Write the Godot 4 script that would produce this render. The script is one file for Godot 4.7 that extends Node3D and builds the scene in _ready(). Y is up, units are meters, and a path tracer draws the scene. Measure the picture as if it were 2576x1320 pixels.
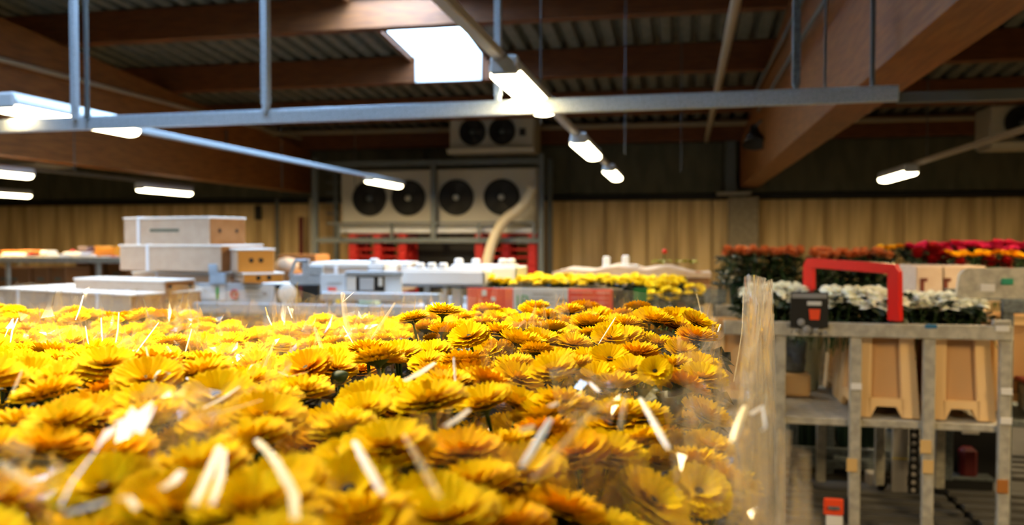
extends Node3D

var names := {}
var mats := {}
var rng := RandomNumberGenerator.new()

func _ready() -> void:
	# camera, sky, exposure
	var cam := Camera3D.new()
	cam.name = "camera"
	cam.position = Vector3(0, 1.65, 0)
	cam.rotation = Vector3(deg_to_rad(-1.645), deg_to_rad(11.473), 0)
	cam.fov = 35.07
	cam.near = 0.05
	cam.far = 200.0
	var lens := CameraAttributesPhysical.new()
	lens.frustum_focal_length = 37.98
	lens.frustum_focus_distance = 1.25
	lens.exposure_aperture = 4.7
	lens.frustum_near = 0.05
	lens.frustum_far = 200.0
	cam.attributes = lens
	add_child(cam)
	cam.current = true
	var env := Environment.new()
	env.background_mode = Environment.BG_SKY
	var sky_mat := ProceduralSkyMaterial.new()
	sky_mat.sky_top_color = Color(0.72, 0.84, 1.0)
	sky_mat.sky_horizon_color = Color(0.9, 0.95, 1.0)
	sky_mat.ground_bottom_color = Color(0.3, 0.3, 0.3)
	sky_mat.ground_horizon_color = Color(0.6, 0.6, 0.6)
	sky_mat.energy_multiplier = 14.0
	var sky := Sky.new()
	sky.sky_material = sky_mat
	env.sky = sky
	env.tonemap_mode = Environment.TONE_MAPPER_LINEAR
	env.tonemap_exposure = 1.4
	env.sdfgi_enabled = true
	env.ssao_enabled = true
	env.ssil_enabled = true
	var world := WorldEnvironment.new()
	world.name = "world"
	world.environment = env
	add_child(world)
	rng.seed = 20
	make_materials()
	daylight()
	room()
	roof_timber()
	ceiling_fittings()
	coolers()
	foreground()
	carts()

# light of the open sky, coming in through each roof light
func daylight() -> void:
	for bay in skylight_bays():
		var l := AreaLight3D.new()
		l.name = "skylight_daylight"
		var d0: float = bay[0]
		var d1: float = bay[1]
		l.area_size = Vector2(0.94, d1 - d0 - 0.1)
		l.position = Vector3(-3.27, deck_y((d0 + d1) / 2.0) + 0.42, -(d0 + d1) / 2.0)
		l.rotation = Vector3(-PI / 2, 0, 0)
		l.light_color = Color(0.70, 0.86, 1.0)
		l.light_energy = (24.0 if d0 > 7.0 and d0 < 9.0 else 6.0) if d0 > 2.5 else 4.4  # the newest pane lets in the most
		l.area_normalize_energy = true
		l.shadow_enabled = true
		add_child(l, true)

func skylight_bays() -> Array:
	return [[-4.6, -2.3], [-2.2, 0.1], [0.3, 2.3], [2.6, 4.6], [4.9, 6.85], [7.25, 9.2], [9.5, 11.55]]

func deck_y(d: float) -> float:
	return 4.5 - 0.087 * (d - 9.34)

# ---------- naming and placing ----------
func numbered(called: String) -> String:
	if not names.has(called):
		names[called] = 0
		return called
	names[called] += 1
	return "%s_%03d" % [called, names[called]]

func thing(called: String, label: String, category: String, at := Vector3.ZERO, turn := 0.0, group := "") -> Node3D:
	var o := Node3D.new()
	o.name = numbered(called)
	o.position = at
	o.rotation.y = turn
	tag(o, label, category, group)
	add_child(o)
	return o

func tag(o: Node3D, label: String, category: String, group := "") -> Node3D:
	o.set_meta("label", label)
	o.set_meta("category", category)
	if group != "":
		o.set_meta("group", group)
	return o

func build(called: String, st: SurfaceTool, m: Material, parent: Node3D = null, smooth := false) -> MeshInstance3D:
	var o := MeshInstance3D.new()
	if not smooth:
		st.generate_normals()
	o.mesh = st.commit()
	o.material_override = m
	if parent == null:
		o.name = numbered(called)
		add_child(o)
	else:
		o.name = called
		parent.add_child(o, true)
	return o

func shaped(called: String, mesh: Mesh, m: Material, parent: Node3D, at := Transform3D()) -> MeshInstance3D:
	var o := MeshInstance3D.new()
	o.mesh = mesh
	o.material_override = m
	o.transform = at
	if parent == null:
		o.name = numbered(called)
		add_child(o)
	else:
		o.name = called
		parent.add_child(o, true)
	return o

func structure(o: Node3D) -> Node3D:
	o.set_meta("kind", "structure")
	return o

func copy_of(o: Node3D, at: Vector3, turn: float, label := "", group := "") -> Node3D:
	var c: Node3D = o.duplicate()
	c.name = numbered(stem_name(o.name))
	add_child(c)
	c.position = at
	c.rotation.y = turn
	if label != "":
		c.set_meta("label", label)
	if group != "":
		c.set_meta("group", group)
	return c

func stem_name(n: String) -> String:
	var cut := n.rfind("_")
	if cut > 0 and n.substr(cut + 1).is_valid_int():
		return n.substr(0, cut)
	return n

# ---------- shapes ----------
func mesher() -> SurfaceTool:
	var st := SurfaceTool.new()
	st.begin(Mesh.PRIMITIVE_TRIANGLES)
	st.set_smooth_group(-1)
	return st

func tri(st: SurfaceTool, a: Vector3, b: Vector3, c: Vector3) -> void:
	st.add_vertex(a)
	st.add_vertex(c)
	st.add_vertex(b)

# corners counter-clockwise as seen from the front
func quad(st: SurfaceTool, a: Vector3, b: Vector3, c: Vector3, d: Vector3) -> void:
	tri(st, a, b, c)
	tri(st, a, c, d)

func box(st: SurfaceTool, c: Vector3, size: Vector3, bevel := 0.0, turn := Basis()) -> void:
	var h := size / 2.0
	var b := minf(bevel, minf(h.x, minf(h.y, h.z)) * 0.9)
	if b <= 0.0:
		var p := []
		for k in 8:
			p.append(c + turn * Vector3(h.x if k & 1 else -h.x, h.y if k & 2 else -h.y, h.z if k & 4 else -h.z))
		quad(st, p[4], p[5], p[7], p[6])
		quad(st, p[1], p[0], p[2], p[3])
		quad(st, p[5], p[1], p[3], p[7])
		quad(st, p[0], p[4], p[6], p[2])
		quad(st, p[6], p[7], p[3], p[2])
		quad(st, p[0], p[1], p[5], p[4])
		return
	# three points per corner: on the x face, the y face and the z face
	var v := []
	for k in 8:
		var s := Vector3(1 if k & 1 else -1, 1 if k & 2 else -1, 1 if k & 4 else -1)
		v.append([c + turn * (s * Vector3(h.x, h.y - b, h.z - b)), c + turn * (s * Vector3(h.x - b, h.y, h.z - b)), c + turn * (s * Vector3(h.x - b, h.y - b, h.z))])
	quad(st, v[4][2], v[5][2], v[7][2], v[6][2])
	quad(st, v[1][2], v[0][2], v[2][2], v[3][2])
	quad(st, v[5][0], v[1][0], v[3][0], v[7][0])
	quad(st, v[0][0], v[4][0], v[6][0], v[2][0])
	quad(st, v[6][1], v[7][1], v[3][1], v[2][1])
	quad(st, v[0][1], v[1][1], v[5][1], v[4][1])
	for e in [[4, 5, 1, 2], [6, 7, 1, 2], [0, 1, 1, 2], [2, 3, 1, 2], [1, 5, 0, 1], [3, 7, 0, 1], [0, 4, 0, 1], [2, 6, 0, 1], [1, 3, 0, 2], [5, 7, 0, 2], [0, 2, 0, 2], [4, 6, 0, 2]]:
		var a: Vector3 = v[e[0]][e[2]]
		var b1: Vector3 = v[e[1]][e[2]]
		var c1: Vector3 = v[e[1]][e[3]]
		var d: Vector3 = v[e[0]][e[3]]
		outward(st, [a, b1, c1, d], c)
	for k in 8:
		outward(st, v[k], c)

# a flat polygon turned so that its front looks away from a middle point
func outward(st: SurfaceTool, p: Array, middle: Vector3) -> void:
	var n: Vector3 = (p[1] - p[0]).cross(p[2] - p[0])
	var way: Vector3 = p[0] - middle
	for i in range(1, p.size() - 1):
		if n.dot(way) > 0:
			tri(st, p[0], p[i], p[i + 1])
		else:
			tri(st, p[0], p[i + 1], p[i])

func beam(st: SurfaceTool, a: Vector3, b: Vector3, w: float, h: float, bevel := 0.0, up := Vector3.UP) -> void:
	var z := (b - a).normalized()
	var u := up
	if absf(z.dot(u)) > 0.99:
		u = Vector3.FORWARD
	var x := u.cross(z).normalized()
	var y := z.cross(x)
	box(st, (a + b) / 2.0, Vector3(w, h, a.distance_to(b)), bevel, Basis(x, y, z))

# a round tube along points, with its own smooth normals
func tube(st: SurfaceTool, pts: Array, radii: Variant, sides := 10, caps := true) -> void:
	var rings := []
	var n := pts.size()
	var x := Vector3.ZERO
	for i in n:
		var t: Vector3 = (pts[mini(i + 1, n - 1)] - pts[maxi(i - 1, 0)]).normalized()
		if i == 0:
			x = t.cross(Vector3.UP if absf(t.y) < 0.9 else Vector3.RIGHT).normalized()
		else:
			x = (x - t * x.dot(t)).normalized()
		var y := t.cross(x)
		var r: float = radii[i] if radii is Array else radii
		var ring := []
		for k in sides:
			var a := TAU * k / sides
			ring.append(pts[i] + (x * cos(a) + y * sin(a)) * r)
		rings.append(ring)
	st.set_smooth_group(1)
	for i in n - 1:
		for k in sides:
			var k2 := (k + 1) % sides
			quad(st, rings[i][k], rings[i][k2], rings[i + 1][k2], rings[i + 1][k])
	st.set_smooth_group(-1)
	if caps:
		for k in range(1, sides - 1):
			tri(st, rings[0][0], rings[0][k + 1], rings[0][k])
			tri(st, rings[n - 1][0], rings[n - 1][k], rings[n - 1][k + 1])

# profile: points (radius, height), turned round the axis of xf
func lathe(st: SurfaceTool, profile: Array, sides: int, xf := Transform3D(), smooth := true) -> void:
	st.set_smooth_group(1 if smooth else -1)
	for i in profile.size() - 1:
		for k in sides:
			var a := TAU * k / sides
			var b := TAU * (k + 1) / sides
			var p: Vector2 = profile[i]
			var q: Vector2 = profile[i + 1]
			var v0 := xf * Vector3(p.x * cos(a), p.y, p.x * sin(a))
			var v1 := xf * Vector3(p.x * cos(b), p.y, p.x * sin(b))
			var v2 := xf * Vector3(q.x * cos(b), q.y, q.x * sin(b))
			var v3 := xf * Vector3(q.x * cos(a), q.y, q.x * sin(a))
			if p.x < 1e-6:
				tri(st, v0, v3, v2)
			elif q.x < 1e-6:
				tri(st, v0, v2, v1)
			else:
				quad(st, v0, v3, v2, v1)
	st.set_smooth_group(-1)

# a flat outline (counter-clockwise in x, y) given depth along z from 0 to -depth, placed by xf
func prism(st: SurfaceTool, outline: Array, depth: float, xf := Transform3D()) -> void:
	var poly := PackedVector2Array(outline)
	if Geometry2D.is_polygon_clockwise(poly):
		poly.reverse()
	var ix := Geometry2D.triangulate_polygon(poly)
	for i in range(0, ix.size(), 3):
		var a := poly[ix[i]]
		var b := poly[ix[i + 1]]
		var c := poly[ix[i + 2]]
		if (b - a).cross(c - a) < 0:
			var t := b
			b = c
			c = t
		tri(st, xf * Vector3(a.x, a.y, 0), xf * Vector3(b.x, b.y, 0), xf * Vector3(c.x, c.y, 0))
		tri(st, xf * Vector3(a.x, a.y, -depth), xf * Vector3(c.x, c.y, -depth), xf * Vector3(b.x, b.y, -depth))
	for i in poly.size():
		var a := poly[i]
		var b := poly[(i + 1) % poly.size()]
		quad(st, xf * Vector3(a.x, a.y, 0), xf * Vector3(a.x, a.y, -depth), xf * Vector3(b.x, b.y, -depth), xf * Vector3(b.x, b.y, 0))

# lettering as thin raised print
func letters(called: String, text: String, height: float, m: Material, parent: Node3D, at: Transform3D, font := "Droid Sans") -> MeshInstance3D:
	var tm := TextMesh.new()
	var f := SystemFont.new()
	f.font_names = PackedStringArray([font])
	tm.font = f
	tm.text = text
	tm.font_size = 32
	tm.pixel_size = height / 23.0
	tm.depth = 0.002
	tm.curve_step = 4.0
	return shaped(called, tm, m, parent, at)

# ---------- materials ----------
func plain(key: String, c: Color, rough := 0.7, metal := 0.0) -> StandardMaterial3D:
	var m := StandardMaterial3D.new()
	m.albedo_color = c
	m.roughness = rough
	m.metallic = metal
	m.resource_name = key
	mats[key] = m
	return m

func grain(key: String, a: Color, b: Color, scale: Vector3, rough := 0.7, metal := 0.0, freq := 0.02, bump := 0.0, octaves := 4) -> StandardMaterial3D:
	var m := plain(key, Color.WHITE, rough, metal)
	var n := FastNoiseLite.new()
	n.seed = hash(key) % 1000
	n.frequency = freq
	n.fractal_octaves = octaves
	var t := NoiseTexture2D.new()
	t.width = 512
	t.height = 512
	t.seamless = true
	t.noise = n
	var g := Gradient.new()
	g.offsets = PackedFloat32Array([0.25, 0.75])
	g.colors = PackedColorArray([a, b])
	t.color_ramp = g
	m.albedo_texture = t
	m.uv1_triplanar = true
	m.uv1_world_triplanar = true
	m.uv1_scale = scale
	if bump > 0:
		m.heightmap_enabled = true
		m.heightmap_texture = t
		m.heightmap_scale = bump
	return m

func make_materials() -> void:
	grain("purlin_wood", Color(0.36, 0.19, 0.05), Color(0.44, 0.245, 0.08), Vector3(0.25, 2.0, 0.25), 0.65)
	grain("beam_wood", Color(0.47, 0.275, 0.09), Color(0.57, 0.35, 0.13), Vector3(2.0, 2.0, 0.2), 0.62)
	grain("deck_steel", Color(0.38, 0.39, 0.35), Color(0.46, 0.46, 0.42), Vector3(0.5, 0.5, 0.5), 0.6, 0.0)
	grain("precast", Color(0.69, 0.585, 0.40), Color(0.86, 0.75, 0.54), Vector3(0.8, 0.05, 0.8), 0.85, 0.0, 0.012)
	grain("cladding", Color(0.30, 0.31, 0.25), Color(0.36, 0.36, 0.29), Vector3(0.3, 0.1, 0.3), 0.7)
	plain("dark_trim", Color(0.12, 0.12, 0.10), 0.7)
	grain("column_concrete", Color(0.52, 0.48, 0.40), Color(0.60, 0.56, 0.47), Vector3(1, 1, 1), 0.85)
	grain("floor_concrete", Color(0.17, 0.16, 0.15), Color(0.24, 0.23, 0.21), Vector3(0.4, 0.4, 0.4), 0.6)
	grain("galvanised", Color(0.62, 0.66, 0.70), Color(0.76, 0.80, 0.84), Vector3(5, 5, 5), 0.42, 0.35, 0.03)
	grain("worn_alu", Color(0.62, 0.60, 0.55), Color(0.72, 0.70, 0.64), Vector3(1.5, 1.5, 1.5), 0.5, 0.2, 0.02)
	grain("frame_steel", Color(0.33, 0.36, 0.37), Color(0.43, 0.46, 0.47), Vector3(3, 3, 3), 0.55, 0.2)
	plain("rail_white", Color(0.72, 0.70, 0.68), 0.5)
	plain("housing", Color(0.78, 0.80, 0.82), 0.4)
	plain("white_paint", Color(0.93, 0.94, 0.94), 0.5)
	plain("black_plastic", Color(0.03, 0.03, 0.03), 0.5)
	plain("fan_black", Color(0.025, 0.028, 0.025), 0.6)
	plain("cooler_grey", Color(0.70, 0.68, 0.62), 0.5)
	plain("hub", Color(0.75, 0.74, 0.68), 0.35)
	var e := plain("tube_glow", Color(1, 1, 1), 0.4)
	e.emission_enabled = true
	e.emission = Color(1.0, 0.93, 0.74)
	e.emission_energy_multiplier = 11.0
	plain("skylight_glass", Color(0.95, 0.97, 1.0, 0.06), 0.05).transparency = BaseMaterial3D.TRANSPARENCY_ALPHA
	plain("rod_grey", Color(0.35, 0.36, 0.36), 0.5, 0.3)
	plain("pipe_tan", Color(0.62, 0.56, 0.47), 0.5)
	plain("duct_white", Color(0.85, 0.80, 0.68), 0.6)
	plain("pallet_red", Color(0.72, 0.07, 0.04), 0.55)
	plain("red_paint", Color(0.80, 0.05, 0.03), 0.35)
	# flowers
	var p := plain("petal", Color(1, 1, 1), 0.6)
	p.metallic_specular = 0.12
	p.vertex_color_use_as_albedo = true
	p.backlight_enabled = true
	p.backlight = Color(0.30, 0.20, 0.01)
	plain("flower_disc", Color(0.20, 0.16, 0.05), 0.8)
	plain("calyx_green", Color(0.13, 0.22, 0.07), 0.65)
	plain("stem_green", Color(0.16, 0.30, 0.08), 0.6)
	grain("leaf_green", Color(0.06, 0.13, 0.04), Color(0.11, 0.20, 0.06), Vector3(14, 14, 14), 0.5)
	var f := plain("film", Color(0.96, 0.95, 0.92, 0.03), 0.06)
	f.transparency = BaseMaterial3D.TRANSPARENCY_ALPHA
	var f2 := plain("film_milky", Color(0.93, 0.90, 0.83, 0.05), 0.10)
	f2.transparency = BaseMaterial3D.TRANSPARENCY_ALPHA
	plain("film_clear", Color(0.95, 0.94, 0.90, 0.06), 0.08).transparency = BaseMaterial3D.TRANSPARENCY_ALPHA
	plain("film_flap", Color(0.92, 0.89, 0.80, 0.13), 0.09).transparency = BaseMaterial3D.TRANSPARENCY_ALPHA
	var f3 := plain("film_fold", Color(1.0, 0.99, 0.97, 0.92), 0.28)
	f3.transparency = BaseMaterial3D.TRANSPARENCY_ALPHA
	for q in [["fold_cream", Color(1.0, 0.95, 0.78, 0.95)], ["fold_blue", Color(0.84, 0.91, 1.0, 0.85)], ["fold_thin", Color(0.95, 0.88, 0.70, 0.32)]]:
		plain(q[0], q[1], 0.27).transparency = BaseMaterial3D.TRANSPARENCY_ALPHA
	plain("bucket_black", Color(0.04, 0.045, 0.05), 0.5)
	# goods
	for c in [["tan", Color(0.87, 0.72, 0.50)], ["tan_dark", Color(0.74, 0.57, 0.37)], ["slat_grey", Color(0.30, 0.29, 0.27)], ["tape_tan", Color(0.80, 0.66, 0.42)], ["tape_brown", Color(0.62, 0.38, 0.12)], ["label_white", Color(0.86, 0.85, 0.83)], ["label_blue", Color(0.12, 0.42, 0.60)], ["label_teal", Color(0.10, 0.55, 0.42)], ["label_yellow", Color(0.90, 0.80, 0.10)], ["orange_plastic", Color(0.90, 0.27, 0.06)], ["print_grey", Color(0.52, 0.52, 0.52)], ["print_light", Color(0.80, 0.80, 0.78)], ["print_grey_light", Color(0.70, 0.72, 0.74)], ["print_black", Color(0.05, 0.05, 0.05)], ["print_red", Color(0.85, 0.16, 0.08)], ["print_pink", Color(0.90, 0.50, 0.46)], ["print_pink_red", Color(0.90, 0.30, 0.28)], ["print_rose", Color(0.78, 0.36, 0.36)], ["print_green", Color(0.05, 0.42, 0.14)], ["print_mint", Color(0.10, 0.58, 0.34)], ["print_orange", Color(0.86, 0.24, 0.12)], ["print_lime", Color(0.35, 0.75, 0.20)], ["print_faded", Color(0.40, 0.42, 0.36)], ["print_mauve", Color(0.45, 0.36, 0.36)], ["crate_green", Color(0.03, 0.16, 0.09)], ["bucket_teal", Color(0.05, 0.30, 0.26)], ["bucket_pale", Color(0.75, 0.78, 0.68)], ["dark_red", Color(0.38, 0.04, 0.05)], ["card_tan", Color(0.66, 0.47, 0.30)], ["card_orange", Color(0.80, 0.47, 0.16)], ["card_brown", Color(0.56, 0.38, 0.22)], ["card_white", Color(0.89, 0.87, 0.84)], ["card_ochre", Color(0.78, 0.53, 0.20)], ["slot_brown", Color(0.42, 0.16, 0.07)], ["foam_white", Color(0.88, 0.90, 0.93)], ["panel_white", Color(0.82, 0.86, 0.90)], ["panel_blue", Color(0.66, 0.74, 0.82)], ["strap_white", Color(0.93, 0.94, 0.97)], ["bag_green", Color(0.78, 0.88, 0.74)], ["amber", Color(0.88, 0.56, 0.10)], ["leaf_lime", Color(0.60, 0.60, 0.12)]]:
		plain(c[0], c[1], 0.6)
	grain("card_pale", Color(0.77, 0.67, 0.58), Color(0.80, 0.71, 0.62), Vector3(1, 1, 1), 0.8)
	grain("card_end", Color(0.62, 0.43, 0.25), Color(0.66, 0.47, 0.29), Vector3(1, 1, 1), 0.8)

# ---------- the hall ----------
func room() -> void:
	var st := mesher()
	box(st, Vector3(-4, -0.1, -5.2), Vector3(27, 0.2, 23.6))
	structure(build("floor", st, mats.floor_concrete))
	# far wall: precast panels below, dark cladding above
	var wall := Node3D.new()
	wall.name = "wall_far"
	structure(wall)
	add_child(wall)
	st = mesher()
	box(st, Vector3(-4, 2.6, -16.8), Vector3(27, 5.2, 0.3))
	build("backing", st, mats.dark_trim, wall)
	var x := -17.2
	var k := 0
	while x < 9.2:
		var w := 0.55 + 0.14 * float((k * 7) % 3)
		st = mesher()
		box(st, Vector3(x + w / 2, 1.2, -16.6 + 0.012 * float(k % 2)), Vector3(w - 0.012, 2.4, 0.14), 0.012)
		build("precast_plank", st, mats.precast, wall)
		x += w
		k += 1
	x = -17.2
	while x < 9.2:
		for row in 2:
			st = mesher()
			box(st, Vector3(x + 1.5, 3.0 + row * 1.0 + 0.02, -16.62), Vector3(2.99, 0.985, 0.10), 0.01)
			build("cladding_panel", st, mats.cladding, wall)
		x += 3.0
	st = mesher()
	box(st, Vector3(-4, 2.455, -16.58), Vector3(27, 0.09, 0.2), 0.01)
	structure(build("trim_1", st, mats.dark_trim))
	for s in [[-17.2, "wall_left"], [9.2, "wall_right"]]:
		var o := Node3D.new()
		o.name = s[1]
		structure(o)
		add_child(o)
		st = mesher()
		box(st, Vector3(s[0], 1.25, -5.2), Vector3(0.3, 2.5, 23.6))
		build("lower_wall", st, mats.precast, o)
		st = mesher()
		box(st, Vector3(s[0], 4.3, -5.2), Vector3(0.3, 3.6, 23.6))
		build("upper_wall", st, mats.cladding, o)
	var back := Node3D.new()
	back.name = "wall_back"
	structure(back)
	add_child(back)
	st = mesher()
	box(st, Vector3(-4, 1.25, 6.3), Vector3(27, 2.5, 0.3))
	build("lower_wall", st, mats.precast, back)
	st = mesher()
	box(st, Vector3(-4, 4.3, 6.3), Vector3(27, 3.6, 0.3))
	build("upper_wall", st, mats.cladding, back)
	# concrete column that carries the right-hand main beam
	var col := Node3D.new()
	col.name = "wall_column"
	structure(col)
	add_child(col)
	st = mesher()
	box(st, Vector3(1.16, 1.22, -16.35), Vector3(0.55, 2.44, 0.45), 0.02)
	build("shaft", st, mats.column_concrete, col)
	st = mesher()
	box(st, Vector3(0.98, 2.5, -16.3), Vector3(0.62, 0.05, 0.5), 0.01)
	build("bearing_plate", st, mats.worn_alu, col)
	st = mesher()
	box(st, Vector3(0.93, 3.1, -16.4), Vector3(0.2, 1.2, 0.2), 0.01)
	build("steel_post", st, mats.frame_steel, col)
	# corrugated roof deck in sheets one metre wide, with ribs running away from the camera
	var ceil := Node3D.new()
	ceil.name = "ceiling"
	structure(ceil)
	add_child(ceil)
	var lengths := [[-6.6, 17.0]]
	x = -17.77
	while x < 9.5:
		var spans: Array = lengths
		if absf(x + 3.77) < 0.01:
			spans = []
			var from := -6.6
			for bay in skylight_bays():
				spans.append([from, bay[0]])
				from = bay[1]
			spans.append([from, 17.0])
		for sp in spans:
			st = mesher()
			deck_sheet(st, x, sp[0], sp[1])
			build("deck_sheet", st, mats.deck_steel, ceil)
		x += 1.0
	# roof lights between the purlins: white upstand, clear pane
	var n := 1
	for bay in skylight_bays():
		var sk := Node3D.new()
		sk.name = "window_%d" % n
		n += 1
		structure(sk)
		add_child(sk)
		st = mesher()
		for s in [-1, 1]:
			var p: Array = []
			var xx: float = -3.27 + s * 0.515
			var d0: float = bay[0]
			var d1: float = bay[1]
			beam(st, Vector3(xx, deck_y(d0) + 0.25, -d0), Vector3(xx, deck_y(d1) + 0.25, -d1), 0.03, 0.6)
			p.clear()
		for d in bay:
			box(st, Vector3(-3.27, deck_y(d) + 0.25, -d), Vector3(1.0, 0.6, 0.03))
		build("upstand", st, mats.white_paint, sk)
		st = mesher()
		beam(st, Vector3(-3.27, deck_y(bay[0]) + 0.56, -bay[0]), Vector3(-3.27, deck_y(bay[1]) + 0.56, -bay[1]), 1.1, 0.012)
		build("pane", st, mats.skylight_glass, sk)
		st = mesher()
		for s in [-1, 1]:
			beam(st, Vector3(-3.27 + s * 0.56, deck_y(bay[0]) - 0.06, -bay[0]), Vector3(-3.27 + s * 0.56, deck_y(bay[1]) - 0.06, -bay[1]), 0.05, 0.10, 0.005)
		build("edge_board", st, mats.purlin_wood, sk)

func deck_sheet(st: SurfaceTool, x0: float, d0: float, d1: float) -> void:
	var prof := []
	for r in 4:
		var a := x0 + r * 0.25
		prof.append(Vector2(a + 0.0, 0.0))
		prof.append(Vector2(a + 0.13, 0.0))
		prof.append(Vector2(a + 0.16, 0.11))
		prof.append(Vector2(a + 0.22, 0.11))
	prof.append(Vector2(x0 + 1.0, 0.0))
	for i in prof.size() - 1:
		var p: Vector2 = prof[i]
		var q: Vector2 = prof[i + 1]
		quad(st, Vector3(p.x, deck_y(d0) + p.y, -d0), Vector3(p.x, deck_y(d1) + p.y, -d1), Vector3(q.x, deck_y(d1) + q.y, -d1), Vector3(q.x, deck_y(d0) + q.y, -d0))
	# the flat outer skin gives the roof its thickness
	quad(st, Vector3(x0, deck_y(d0) + 0.2, -d0), Vector3(x0 + 1, deck_y(d0) + 0.2, -d0), Vector3(x0 + 1, deck_y(d1) + 0.2, -d1), Vector3(x0, deck_y(d1) + 0.2, -d1))

func roof_timber() -> void:
	# purlins across the hall
	var d := 16.24
	var k := 0
	while d > -6.0:
		var st := mesher()
		var y := deck_y(d)
		box(st, Vector3(-4, y - 0.20, -d), Vector3(26.6, 0.39, 0.18), 0.008)
		var o := build("roof_purlin", st, mats.purlin_wood)
		structure(o)
		d -= 2.3
		k += 1
	# the two main glulam beams, tapering with the roof
	for b in [[-7.99, -7.69], [1.1, 1.42]]:
		var st := mesher()
		var x0: float = b[0]
		var x1: float = b[1]
		var out := [Vector2(-6.2, 2.62), Vector2(16.45, 2.62), Vector2(16.45, deck_y(16.45) - 0.4), Vector2(-6.2, deck_y(-6.2) - 0.4)]
		# outline drawn in (depth, height), pushed along x
		prism(st, out, x1 - x0, Transform3D(Basis(Vector3(0, 0, -1), Vector3(0, 1, 0), Vector3(1, 0, 0)), Vector3(x1, 0, 0)))
		structure(build("main_beam", st, mats.beam_wood))
	# white lining board of the roof light, on the face of the third purlin
	var st2 := mesher()
	box(st2, Vector3(-3.27, deck_y(11.64) - 0.2, -11.53), Vector3(0.98, 0.40, 0.02), 0.004)
	structure(build("trim_2", st2, mats.white_paint))

# ---------- lamps, rails, pipes under the roof ----------
func luminaire(label: String, at: Vector3, energy: float) -> void:
	var t := thing("batten_lamp", label, "lamp", at, 0.0, "")
	var st := mesher()
	var half := [Vector2(-0.085, 0.0), Vector2(0.085, 0.0), Vector2(0.085, 0.03), Vector2(0.05, 0.085), Vector2(-0.05, 0.085), Vector2(-0.085, 0.03)]
	prism(st, half, 1.28, Transform3D(Basis(), Vector3(0, 0.055, 0.64)))
	build("housing", st, mats.housing, t)
	st = mesher()
	var dif := [Vector2(-0.082, 0.06), Vector2(-0.082, 0.03), Vector2(-0.06, 0.008), Vector2(-0.02, 0.0), Vector2(0.02, 0.0), Vector2(0.06, 0.008), Vector2(0.082, 0.03), Vector2(0.082, 0.06)]
	prism(st, dif, 1.24, Transform3D(Basis(), Vector3(0, 0, 0.62)))
	build("diffuser", st, mats.tube_glow, t)
	for s in [-1, 1]:
		st = mesher()
		box(st, Vector3(0, 0.085, s * 0.65), Vector3(0.15, 0.10, 0.03), 0.012)
		build("end_cap", st, mats.housing, t)
	var l := AreaLight3D.new()
	l.name = "lamp_light"
	l.area_size = Vector2(0.15, 1.3)
	l.position = at + Vector3(0, -0.012, 0)
	l.rotation = Vector3(-PI / 2, 0, 0)
	l.light_color = Color(1.0, 0.86, 0.62)
	l.light_energy = energy
	l.area_normalize_energy = true
	l.area_range = 40.0
	l.shadow_enabled = true
	add_child(l, true)

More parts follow.
